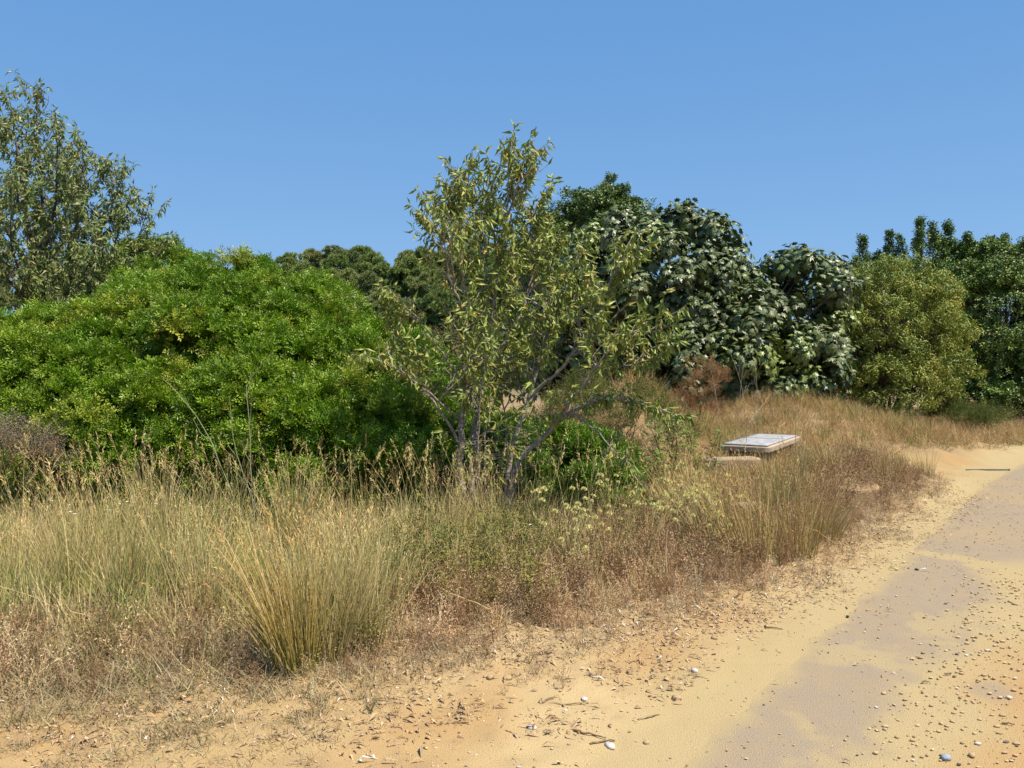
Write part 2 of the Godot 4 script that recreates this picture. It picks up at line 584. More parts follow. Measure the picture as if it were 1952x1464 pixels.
func almond(called: String, label: String, base: Vector3, stems: Array, o: Dictionary) -> Node3D:
	var root := thing(called, base, label, "tree")
	var twigs := MB.new()
	var s := Scatter.new()
	for st in stems:
		var pts: Array = wander(st.p.map(func(p): return p - base), 5, 0.012)
		var rads := []
		for k in pts.size():
			rads.append(lerpf(st.r, 0.004, pow(float(k) / (pts.size() - 1), 0.8)))
		var mb := MB.new()
		mb.tube(pts, rads, 8, o.trunk, o.trunk.lerp(o.bark, 0.5))
		part("trunk" if st.get("trunk", false) else "limb", mb.mesh(M.bark), root)
		var ln := 0.0
		for k in pts.size() - 1:
			ln += pts[k].distance_to(pts[k + 1])
		var d: float = st.get("from", 0.3) * ln
		while d < ln:
			var t := d / ln
			var at := along_line(pts, t)
			var an := rf(0.0, TAU)
			var out := Vector3(cos(an), rf(-0.1, 0.5), sin(an))
			var length: float = rf(o.short, o.long) * lerpf(1.0, 0.55, t) * st.get("vigour", 1.0)
			var own := o.duplicate()
			own.bare = rf(0.1, 0.4) + 0.8 * smooth(0.72, 0.3, t) * o.get("bald", 1.0)
			leafy_shoot(twigs, s, at[0], out * 0.8 + at[1] * rf(0.3, 0.9), length, own)
			d += o.every * rf(0.5, 1.5)
		d = 0.06 * ln
		while d < ln * 0.5 and st.get("trunk", false) and o.get("bare_twigs", false):
			var low := along_line(pts, d / ln)
			var turn := rf(0.0, TAU)
			var none := o.duplicate()
			none.bare = 0.75 if rf(0.0, 1.0) < 0.5 else 1.1
			leafy_shoot(twigs, s, low[0], Vector3(cos(turn), rf(-0.2, 0.5), sin(turn)), rf(0.15, 0.6), none)
			d += rf(0.03, 0.09)
		d = st.get("from", 0.3) * ln
		while d < ln * 0.92:
			var at := along_line(pts, d / ln)
			var an := rf(0.0, TAU)
			var reach: float = rf(0.5, 1.0) * o.sub_long * lerpf(1.0, 0.5, d / ln) * st.get("vigour", 1.0)
			var go: Vector3 = (Vector3(cos(an), rf(0.1, 0.7), sin(an)) * lerpf(1.0, 0.45, d / ln) + at[1] * 0.6).normalized()
			var line := wander([at[0], at[0] + go * reach * 0.5 + rdir() * 0.05, at[0] + (go + Vector3.UP * 0.25).normalized() * reach], 4, 0.01)
			twigs.tube(line, range(line.size()).map(func(w): return lerpf(0.009, 0.003, float(w) / (line.size() - 1))), 5, o.bark, o.bark)
			var t := 0.25
			while t < 1.0:
				var on := along_line(line, t)
				var a2 := rf(0.0, TAU)
				var own := o.duplicate()
				own.bare = rf(0.05, 0.3) + 0.8 * smooth(0.68, 0.3, d / ln) * o.get("bald", 1.0)
				leafy_shoot(twigs, s, on[0], Vector3(cos(a2), rf(-0.1, 0.6), sin(a2)) * 0.8 + on[1] * 0.7, rf(0.12, 0.4) * lerpf(o.long / 0.6, 1.0, 0.5), own)
				t += o.every * 1.3 / reach * rf(0.6, 1.4)
			d += o.sub * rf(0.6, 1.4)
		var tip := along_line(pts, 0.98)
		leafy_shoot(twigs, s, tip[0], tip[1], rf(0.15, 0.35), o)
	part("twigs", twigs.mesh(M.bark), root).set_meta("kind", "stuff")
	spread("foliage", almond_leaf(), s, root)
	return root

# dense plants: trunk limbs and a crown of sprigs
func leafy(called: String, label: String, category: String, base: Vector3, lobes: Array, sprigs: Array, clumps: int, r: float, per: int, wood: Dictionary, o: Dictionary, group := "") -> Node3D:
	var root := thing(called, base, label, category, group)
	var own := lobes.map(func(l): return [l[0] - base, l[1]])
	var got := crown(own, clumps, r, per, o)
	for extra in o.get("spikes", []):   # upright shoots standing out of the crown
		var foot: Vector3 = extra[0] - base
		var h: float = extra[1]
		for k in int(h * o.get("spike_n", 60.0)):
			var t := rf(0.0, 1.0)
			var an := rf(0.0, TAU)
			var rr: float = extra[2] * (1.0 - 0.75 * t) * sqrt(rf(0.1, 1.0))
			var side := Vector3(cos(an), 0, sin(an))
			got.s.put(Transform3D(toward(side * 0.6 + Vector3.UP + rdir() * 0.4, rf(0.0, TAU), rf(0.8, 1.15) * o.get("size", 1.0)), foot + side * rr + Vector3(extra[3] * t, h * t, 0)), vary(o.a.lerp(o.b, rf(0.0, 1.0)), 0.2))
	var mb := MB.new()
	for k in wood.stems:
		var an: float = TAU * k / wood.stems + rf(-0.5, 0.5)
		var fork := Vector3(cos(an) * wood.fan, wood.fork * rf(0.8, 1.2), sin(an) * wood.fan)
		var pts := wander([Vector3(cos(an), 0, sin(an)) * wood.r * 0.6 + Vector3.DOWN * 0.1, fork * 0.5 + rdir() * 0.08, fork], 4, 0.01)
		var rads := []
		for q in pts.size():
			rads.append(wood.r * (1.15 - 0.5 * q / (pts.size() - 1)))
		mb.tube(pts, rads, 7, wood.c, wood.c)
		var mine: Array = got.at.filter(func(e): return absf(wrapf(atan2(e.z, e.x) - an, -PI, PI)) < PI / wood.stems + 0.2)
		limbs(mb, fork, mine, wood.share, wood.r * 0.55, wood.c)
	part("trunk", mb.mesh(M.bark), root)
	var each := []
	for k in sprigs.size():
		each.append(Scatter.new())
	for k in got.s.xf.size():
		each[k % sprigs.size()].put(got.s.xf[k], got.s.col[k])
	for k in sprigs.size():
		spread("foliage", sprigs[k], each[k], root)
	return root

func make_trees() -> void:
	var grey := Color(0.2, 0.175, 0.15)
	# --- the young almond in the middle
	rng.seed = 101
	var D := 8.3
	var base := stand(-0.47, -8.3)
	var look := {"trunk": Color(0.5, 0.465, 0.42), "bark": Color(0.5, 0.46, 0.4), "twig": 0.0045, "rise": 0.05, "bare": 0.12, "droop": 1.9, "gap": 0.0125, "size": 1.22, "a": Color(0.15, 0.21, 0.036), "b": Color(0.28, 0.315, 0.07), "c": Color(0.42, 0.31, 0.085), "rare": 0.2, "every": 0.062, "short": 0.22, "long": 0.6, "sub": 0.2, "sub_long": 0.75, "bare_twigs": true}
	almond("almond_tree", "young almond tree with several grey stems standing in the middle of the roadside scrub", base, [
		{"p": [base, Vector3(-0.535, 0.668, -8.300), Vector3(-0.498, 1.434, -8.250), Vector3(-0.478, 2.193, -8.300), Vector3(-0.524, 2.850, -8.350), Vector3(-0.498, 3.329, -8.300), Vector3(-0.401, 3.760, -8.300)], "r": 0.05, "trunk": true, "from": 0.42},
		{"p": [base + Vector3(0.06, 0, -0.06), Vector3(-0.408, 0.878, -8.400), Vector3(-0.301, 1.650, -8.500), Vector3(-0.172, 2.428, -8.500), Vector3(-0.077, 3.140, -8.450), Vector3(0.022, 3.922, -8.400)], "r": 0.042, "trunk": true, "from": 0.4},
		{"p": [base + Vector3(0.42, 0, 0.05), Vector3(0.049, 0.626, -8.200), Vector3(0.314, 0.932, -8.100), Vector3(0.599, 1.204, -8.000), Vector3(0.908, 1.327, -7.950), Vector3(1.265, 1.298, -7.900), Vector3(1.628, 1.183, -7.900)], "r": 0.045, "trunk": true, "from": 0.45, "vigour": 0.6},
		{"p": [base + Vector3(0.38, 0, 0.0), Vector3(-0.011, 0.723, -8.300), Vector3(0.176, 1.319, -8.400), Vector3(0.401, 1.984, -8.500), Vector3(0.613, 2.550, -8.600), Vector3(0.753, 2.942, -8.600)], "r": 0.036, "trunk": true, "from": 0.4},
		{"p": [Vector3(-0.523, 0.832, -8.300), Vector3(-0.721, 1.166, -8.200), Vector3(-0.941, 1.516, -8.150), Vector3(-1.136, 1.915, -8.100), Vector3(-1.304, 2.233, -8.100)], "r": 0.02, "from": 0.35, "vigour": 0.6},
		{"p": [Vector3(-0.498, 1.488, -8.250), Vector3(-0.743, 1.836, -8.100), Vector3(-0.948, 2.121, -8.000), Vector3(-1.225, 2.383, -8.000)], "r": 0.016, "from": 0.4, "vigour": 0.55},
		{"p": [Vector3(-0.523, 1.105, -8.300), Vector3(-0.850, 1.417, -7.900), Vector3(-1.131, 1.650, -7.700), Vector3(-1.400, 1.750, -7.600)], "r": 0.015, "from": 0.3, "vigour": 0.6},
		{"p": [Vector3(0.176, 1.319, -8.400), Vector3(0.559, 1.704, -8.200), Vector3(0.843, 2.127, -8.100), Vector3(0.963, 2.487, -8.000), Vector3(1.171, 2.748, -8.000)], "r": 0.022, "from": 0.35},
		{"p": [Vector3(0.340, 0.959, -8.100), Vector3(0.686, 1.471, -7.800), Vector3(0.979, 1.852, -7.700), Vector3(1.364, 2.008, -7.600)], "r": 0.02, "from": 0.4, "vigour": 0.8},
		{"p": [Vector3(-0.301, 1.650, -8.500), Vector3(0.051, 2.106, -8.700), Vector3(0.224, 2.686, -8.800), Vector3(0.195, 3.202, -8.800), Vector3(0.299, 3.459, -8.800)], "r": 0.022, "from": 0.35},
		{"p": [Vector3(-0.478, 2.193, -8.300), Vector3(-0.641, 2.603, -8.100), Vector3(-0.685, 2.956, -8.000), Vector3(-0.805, 3.087, -8.000)], "r": 0.016, "from": 0.3},
		{"p": [Vector3(-0.172, 2.428, -8.500), Vector3(-0.347, 2.957, -8.700), Vector3(-0.293, 3.430, -8.800), Vector3(-0.161, 3.773, -8.800)], "r": 0.016, "from": 0.3},
		{"p": [Vector3(-0.077, 3.140, -8.450), Vector3(0.049, 3.513, -8.400), Vector3(0.153, 3.840, -8.400)], "r": 0.01, "from": 0.3},
		{"p": [Vector3(-0.502, 2.850, -8.350), Vector3(-0.625, 3.131, -8.400), Vector3(-0.625, 3.377, -8.400)], "r": 0.01, "from": 0.2},
		{"p": [Vector3(0.401, 1.984, -8.500), Vector3(0.344, 2.465, -8.900), Vector3(0.435, 2.885, -9.000), Vector3(0.347, 3.178, -9.000)], "r": 0.014, "from": 0.3},
		{"p": [Vector3(-0.391, 1.209, -8.400), Vector3(-0.093, 1.650, -8.900), Vector3(0.145, 2.012, -9.200), Vector3(0.572, 2.259, -9.300)], "r": 0.018, "from": 0.35},
		{"p": [Vector3(0.599, 1.204, -8.000), Vector3(0.840, 1.010, -7.800), Vector3(1.083, 0.739, -7.700), Vector3(1.210, 0.562, -7.700)], "r": 0.01, "from": 0.6, "vigour": 0.4},
		{"p": [base + Vector3(0.1, 0, 0.1), Vector3(-0.341, 0.799, -8.100), Vector3(-0.320, 1.388, -8.000), Vector3(-0.212, 1.909, -7.900)], "r": 0.018, "trunk": true, "from": 0.6},
		{"p": [base + Vector3(0.2, 0, 0.0), Vector3(-0.284, 0.723, -8.300), Vector3(-0.294, 1.105, -8.300), Vector3(-0.264, 1.430, -8.400)], "r": 0.016, "trunk": true, "from": 0.7, "vigour": 0.6},
		{"p": [base + Vector3(0.45, 0, -0.1), Vector3(-0.045, 0.859, -8.600), Vector3(-0.108, 1.422, -8.700), Vector3(-0.023, 1.938, -8.800)], "r": 0.018, "trunk": true, "from": 0.6},
		{"p": [Vector3(0.600, 1.870, -8.400), Vector3(0.913, 1.650, -8.000), Vector3(1.248, 1.701, -7.800), Vector3(1.452, 1.778, -7.800)], "r": 0.012, "from": 0.3, "vigour": 0.7},
	], look)
	# --- the tall almond behind the bush
	rng.seed = 102
	base = stand(-8.2, -14.2)
	look = {"trunk": Color(0.2, 0.175, 0.155), "bark": Color(0.22, 0.19, 0.16), "twig": 0.006, "rise": 0.03, "bare": 0.1, "droop": 2.0, "gap": 0.016, "size": 1.35, "a": Color(0.1, 0.16, 0.035), "b": Color(0.22, 0.26, 0.075), "c": Color(0.33, 0.3, 0.14), "rare": 0.25, "every": 0.1, "short": 0.35, "long": 0.9, "bald": 0.12, "sub": 0.22, "sub_long": 1.1}
	almond("tall_almond_tree", "tall loose-crowned almond tree rising behind the big green bush", base, [
		{"p": [base, Vector3(-8.376, 2.579, -14.200), Vector3(-8.502, 3.691, -14.200), Vector3(-8.671, 4.984, -14.200), Vector3(-8.796, 5.996, -14.200), Vector3(-8.881, 6.593, -14.200)], "r": 0.11, "trunk": true, "from": 0.35},
		{"p": [Vector3(-8.376, 2.579, -14.200), Vector3(-8.386, 3.720, -14.400), Vector3(-8.553, 5.078, -14.600), Vector3(-8.598, 6.024, -14.600), Vector3(-8.609, 6.685, -14.600)], "r": 0.06, "from": 0.2},
		{"p": [Vector3(-8.460, 3.321, -14.200), Vector3(-8.009, 4.210, -14.000), Vector3(-7.851, 5.094, -13.900), Vector3(-7.886, 5.905, -13.900)], "r": 0.05, "from": 0.2},
		{"p": [Vector3(-8.376, 2.579, -14.200), Vector3(-7.633, 3.454, -13.800), Vector3(-7.334, 4.313, -13.600), Vector3(-7.236, 5.196, -13.600), Vector3(-7.278, 5.416, -13.600)], "r": 0.05, "from": 0.2},
		{"p": [Vector3(-8.376, 2.579, -14.200), Vector3(-7.319, 3.274, -13.800), Vector3(-6.938, 4.048, -13.600), Vector3(-6.754, 4.667, -13.600), Vector3(-6.838, 5.064, -13.600)], "r": 0.05, "from": 0.2, "vigour": 0.8},
		{"p": [Vector3(-7.695, 2.923, -13.900), Vector3(-6.951, 3.441, -13.700), Vector3(-6.533, 4.118, -13.500), Vector3(-6.414, 4.601, -13.500)], "r": 0.035, "from": 0.2, "vigour": 0.8},
		{"p": [Vector3(-7.695, 2.923, -13.900), Vector3(-6.674, 3.239, -13.500), Vector3(-6.225, 3.838, -13.400), Vector3(-6.044, 4.448, -13.400)], "r": 0.03, "from": 0.25, "vigour": 0.7},
		{"p": [Vector3(-8.179, 2.573, -14.100), Vector3(-6.718, 2.746, -13.400), Vector3(-6.095, 3.204, -13.200), Vector3(-5.744, 3.720, -13.200)], "r": 0.035, "from": 0.2, "vigour": 0.7},
		{"p": [Vector3(-8.460, 3.321, -14.200), Vector3(-8.707, 4.083, -13.800), Vector3(-8.747, 4.932, -13.600), Vector3(-8.779, 5.813, -13.600)], "r": 0.05, "from": 0.2},
		{"p": [Vector3(-8.420, 2.765, -14.200), Vector3(-8.681, 3.251, -13.600), Vector3(-9.070, 3.838, -13.400), Vector3(-9.320, 4.709, -13.400)], "r": 0.05, "from": 0.2},
		{"p": [Vector3(-8.420, 2.765, -14.200), Vector3(-8.164, 3.376, -13.200), Vector3(-8.054, 4.008, -12.900), Vector3(-7.775, 4.572, -12.800)], "r": 0.04, "from": 0.2},
		{"p": [Vector3(-8.279, 2.951, -14.200), Vector3(-8.335, 3.889, -14.900), Vector3(-8.294, 4.824, -15.200), Vector3(-8.539, 5.639, -15.300)], "r": 0.04, "from": 0.2},
		{"p": [Vector3(-8.119, 2.749, -14.000), Vector3(-7.132, 3.031, -13.200), Vector3(-6.629, 3.336, -12.900), Vector3(-6.490, 3.740, -12.800)], "r": 0.035, "from": 0.2},
		{"p": [Vector3(-8.270, 2.665, -14.100), Vector3(-8.084, 2.859, -13.200), Vector3(-8.065, 3.168, -12.900), Vector3(-8.334, 3.407, -12.800)], "r": 0.035, "from": 0.2},
		{"p": [Vector3(-8.029, 2.566, -14.000), Vector3(-7.050, 2.643, -13.200), Vector3(-6.297, 2.831, -12.900), Vector3(-5.828, 2.989, -12.800)], "r": 0.03, "from": 0.2, "vigour": 0.8},
	], look)
	# --- mastic bush
	rng.seed = 103
	var mastic := [sprig_mastic(1), sprig_mastic(2), sprig_mastic(3)]
	var brown := {"stems": 7, "fan": 0.5, "fork": 0.5, "r": 0.05, "share": 0.16, "c": Color(0.15, 0.125, 0.1)}
	var green := {"a": Color(0.115, 0.21, 0.012), "b": Color(0.215, 0.305, 0.02), "c": Color(0.3, 0.32, 0.035), "rare": 0.14, "rough": 0.22, "deep": 0.35, "bury": 0.7, "low": -0.75, "size": 1.3, "up": 0.6, "vary": 0.24}
	leafy("mastic_bush", "huge dome-shaped bright green mastic bush filling the slope behind the grass", "bush", stand(-3.9, -10.6), [
		[Vector3(-3.939, 1.331, -10.800), Vector3(1.983, 1.523, 1.700)], [Vector3(-5.620, 0.994, -10.000), Vector3(1.508, 1.213, 1.400)], [Vector3(-2.665, 1.189, -10.800), Vector3(1.204, 1.310, 1.400)],
		[Vector3(-4.175, 0.662, -9.400), Vector3(2.034, 0.925, 1.000)], [Vector3(-2.334, 0.562, -9.200), Vector3(1.388, 0.814, 0.900)], [Vector3(-1.680, 0.967, -10.400), Vector3(0.818, 1.023, 1.000)],
		[Vector3(-7.051, 1.007, -9.800), Vector3(1.285, 1.414, 1.500)], [Vector3(-5.301, 0.480, -8.900), Vector3(1.109, 0.584, 0.700)], [Vector3(-3.256, 0.942, -9.800), Vector3(1.414, 1.157, 1.100)]], mastic, 1250, 0.27, 36, brown, green)
	leafy("mastic_bush", "smaller mastic bush showing its dark green top behind the big bush", "bush", stand(-6.3, -14.2), [
		[Vector3(-6.101, 2.932, -14.000), Vector3(0.826, 0.734, 0.900)], [Vector3(-5.924, 2.200, -14.000), Vector3(1.377, 0.918, 0.900)]], mastic, 130, 0.27, 32, brown, green)
	var low_green := green.duplicate()
	low_green.a = Color(0.09, 0.175, 0.012)
	low_green.b = Color(0.155, 0.245, 0.018)
	leafy("mastic_bush", "low fresh green bush at the foot of the young almond tree", "bush", stand(0.75, -9.4), [
		[Vector3(0.636, 0.305, -9.300), Vector3(0.732, 0.457, 0.600)], [Vector3(0.057, 0.356, -9.600), Vector3(0.504, 0.504, 0.500)], [Vector3(-0.510, 0.376, -10.200), Vector3(0.736, 0.535, 0.600)]], mastic, 170, 0.2, 34, {"stems": 4, "fan": 0.25, "fork": 0.25, "r": 0.02, "share": 0.16, "c": Color(0.15, 0.125, 0.1)}, low_green)
	# --- fig tree
	rng.seed = 104
	var figs := [sprig_fig(4), sprig_fig(5), sprig_fig(6)]
	leafy("fig_tree", "broad fig tree with large lobed grey-green leaves behind the dry mound", "tree", stand(4.6, -18.6), [
		[Vector3(3.195, 3.526, -18.500), Vector3(1.880, 1.577, 1.800)], [Vector3(4.418, 3.446, -18.300), Vector3(0.816, 1.344, 1.000)], [Vector3(6.500, 3.171, -18.600), Vector3(1.098, 0.976, 1.300)],
		[Vector3(4.834, 2.049, -17.400), Vector3(1.826, 1.084, 1.100)], [Vector3(2.166, 2.272, -19.000), Vector3(1.744, 1.869, 1.300)], [Vector3(3.654, 1.424, -17.200), Vector3(1.015, 0.677, 0.900)], [Vector3(6.278, 1.535, -17.600), Vector3(0.866, 0.866, 1.000)], [Vector3(3.535, 2.397, -19.000), Vector3(1.869, 1.495, 1.300)], [Vector3(5.175, 1.148, -17.000), Vector3(0.892, 0.357, 0.500)]],
		figs, 330, 0.4, 13, {"stems": 5, "fan": 0.7, "fork": 0.9, "r": 0.09, "share": 0.4, "c": Color(0.24, 0.23, 0.21)},
		{"a": Color(0.06, 0.09, 0.028), "b": Color(0.12, 0.155, 0.055), "c": Color(0.16, 0.21, 0.04), "rare": 0.12, "size": 1.05, "rough": 0.26, "deep": 0.35, "low": -0.6, "flat": 0.7, "up": 0.7, "out": 0.8, "floor": 0.3, "vary": 0.25})
	# --- dark tree behind the fig
	rng.seed = 105
	var carobs := [sprig_carob(7, 16, 0.06), sprig_carob(8, 16, 0.06)]
	var dark := {"a": Color(0.07, 0.12, 0.022), "b": Color(0.12, 0.185, 0.032), "c": Color(0.13, 0.18, 0.03), "rare": 0.1, "rough": 0.35, "deep": 0.4, "size": 1.2, "spike_n": 90.0}
	dark.spikes = [[Vector3(2.715, 5.815, -22.000), 1.05, 0.4, 0.0], [Vector3(3.003, 5.744, -22.000), 0.85, 0.35, 0.1], [Vector3(2.500, 5.744, -22.000), 0.85, 0.35, -0.05], [Vector3(1.926, 5.457, -22.000), 0.8, 0.3, 0.0], [Vector3(1.567, 5.386, -22.000), 0.6, 0.3, 0.0], [Vector3(1.207, 5.243, -22.000), 0.65, 0.3, -0.1], [Vector3(3.290, 5.601, -22.000), 0.65, 0.3, 0.1], [Vector3(2.213, 5.601, -22.000), 0.7, 0.35, 0.0], [Vector3(2.897, 6.017, -22.300), 0.6, 0.3, 0.05]]
	leafy("evergreen_tree", "dark evergreen tree whose pointed top shows behind the fig tree", "tree", stand(2.2, -22.2), [
		[Vector3(2.235, 4.697, -22.200), Vector3(1.529, 1.529, 1.500)], [Vector3(1.209, 4.239, -22.000), Vector3(0.866, 1.298, 1.000)], [Vector3(2.839, 5.308, -22.400), Vector3(1.028, 0.881, 1.000)], [Vector3(2.093, 2.813, -22.200), Vector3(1.747, 1.747, 1.500)]], carobs, 230, 0.36, 26, {"stems": 3, "fan": 0.4, "fork": 1.4, "r": 0.1, "share": 0.3, "c": grey}, dark)
	# --- carob trees on the right
	rng.seed = 106
	var carob := dark.duplicate()
	carob.a = Color(0.07, 0.125, 0.018)
	carob.b = Color(0.135, 0.21, 0.032)
	carob.spikes = []
	for q in [[12.10, 5.11, 1.0], [12.57, 4.95, 0.95], [13.20, 5.03, 1.1], [13.75, 4.72, 0.8], [14.23, 4.80, 0.75], [14.78, 4.72, 0.75], [15.17, 4.80, 0.6], [12.89, 4.95, 0.7], [15.56, 4.80, 0.8], [12.34, 4.88, 0.7], [13.44, 4.88, 0.9], [13.99, 4.72, 0.6], [14.51, 4.72, 0.85], [15.01, 4.72, 0.7]]:
		carob.spikes.append([Vector3(q[0], q[1], -24.0 + rf(-0.5, 0.5)), q[2] * rf(0.75, 1.0), 0.19, rf(-0.1, 0.1)])
	leafy("carob_tree", "dark glossy carob tree with upright shoots at the right edge by the road", "tree", stand(14.6, -24.4), [
		[Vector3(14.212, 2.593, -24.000), Vector3(1.731, 2.361, 1.800)], [Vector3(15.792, 2.613, -24.500), Vector3(1.767, 2.570, 2.000)], [Vector3(13.897, 3.876, -24.300), Vector3(1.434, 1.195, 1.200)], [Vector3(14.027, 1.190, -23.400), Vector3(1.381, 1.151, 1.200)], [Vector3(15.328, 3.876, -24.300), Vector3(1.275, 1.195, 1.200)], [Vector3(14.976, 0.965, -23.200), Vector3(1.369, 0.913, 1.000)], [Vector3(13.704, 0.538, -22.600), Vector3(1.482, 0.622, 0.900)], [Vector3(14.966, 0.464, -22.600), Vector3(1.186, 0.622, 0.900)]], carobs, 500, 0.42, 28, {"stems": 4, "fan": 0.6, "fork": 1.0, "r": 0.11, "share": 0.25, "c": grey}, carob)
	carob = carob.duplicate()
	carob.spikes = []
	for q in [[11.49, 5.06, 0.85], [12.26, 5.06, 0.95], [12.51, 5.15, 0.7], [10.98, 4.63, 0.5], [11.92, 4.89, 0.5]]:
		carob.spikes.append([Vector3(q[0], q[1], -26.0 + rf(-0.4, 0.4)), q[2], 0.2, rf(-0.1, 0.1)])
	leafy("carob_tree", "carob tree behind the yellowish almond with a few shoots above it", "tree", stand(12.0, -26.4), [
		[Vector3(12.152, 3.522, -26.000), Vector3(1.534, 1.364, 1.400)], [Vector3(11.303, 3.352, -26.000), Vector3(0.852, 1.023, 1.000)], [Vector3(12.341, 1.650, -26.000), Vector3(1.875, 1.534, 1.400)]], carobs, 170, 0.42, 26, {"stems": 3, "fan": 0.6, "fork": 1.2, "r": 0.1, "share": 0.25, "c": grey}, carob)
	# --- yellowish almond
	rng.seed = 107
	leafy("bushy_almond_tree", "round yellowish-green almond tree branching from the ground beside the road bend", "tree", stand(9.1, -19.4), [
		[Vector3(9.106, 2.404, -19.200), Vector3(1.410, 1.574, 1.400)], [Vector3(8.266, 2.148, -19.000), Vector3(0.810, 1.184, 0.900)], [Vector3(9.827, 1.775, -19.000), Vector3(0.810, 1.121, 0.900)], [Vector3(8.665, 1.104, -18.500), Vector3(1.274, 0.789, 0.900)], [Vector3(8.764, 3.418, -19.300), Vector3(0.886, 0.734, 0.900)], [Vector3(9.779, 3.039, -19.300), Vector3(0.759, 0.759, 0.900)]],
		[sprig_almond(9, 7, 0.75), sprig_almond(10, 7, 0.9)], 430, 0.28, 17, {"stems": 6, "fan": 0.5, "fork": 0.8, "r": 0.05, "share": 0.4, "c": Color(0.2, 0.17, 0.145)},
		{"a": Color(0.14, 0.2, 0.028), "b": Color(0.29, 0.305, 0.05), "c": Color(0.4, 0.36, 0.06), "rare": 0.14, "size": 1.25, "rough": 0.45, "deep": 0.5, "up": 0.3, "low": -0.7, "floor": 0.25})

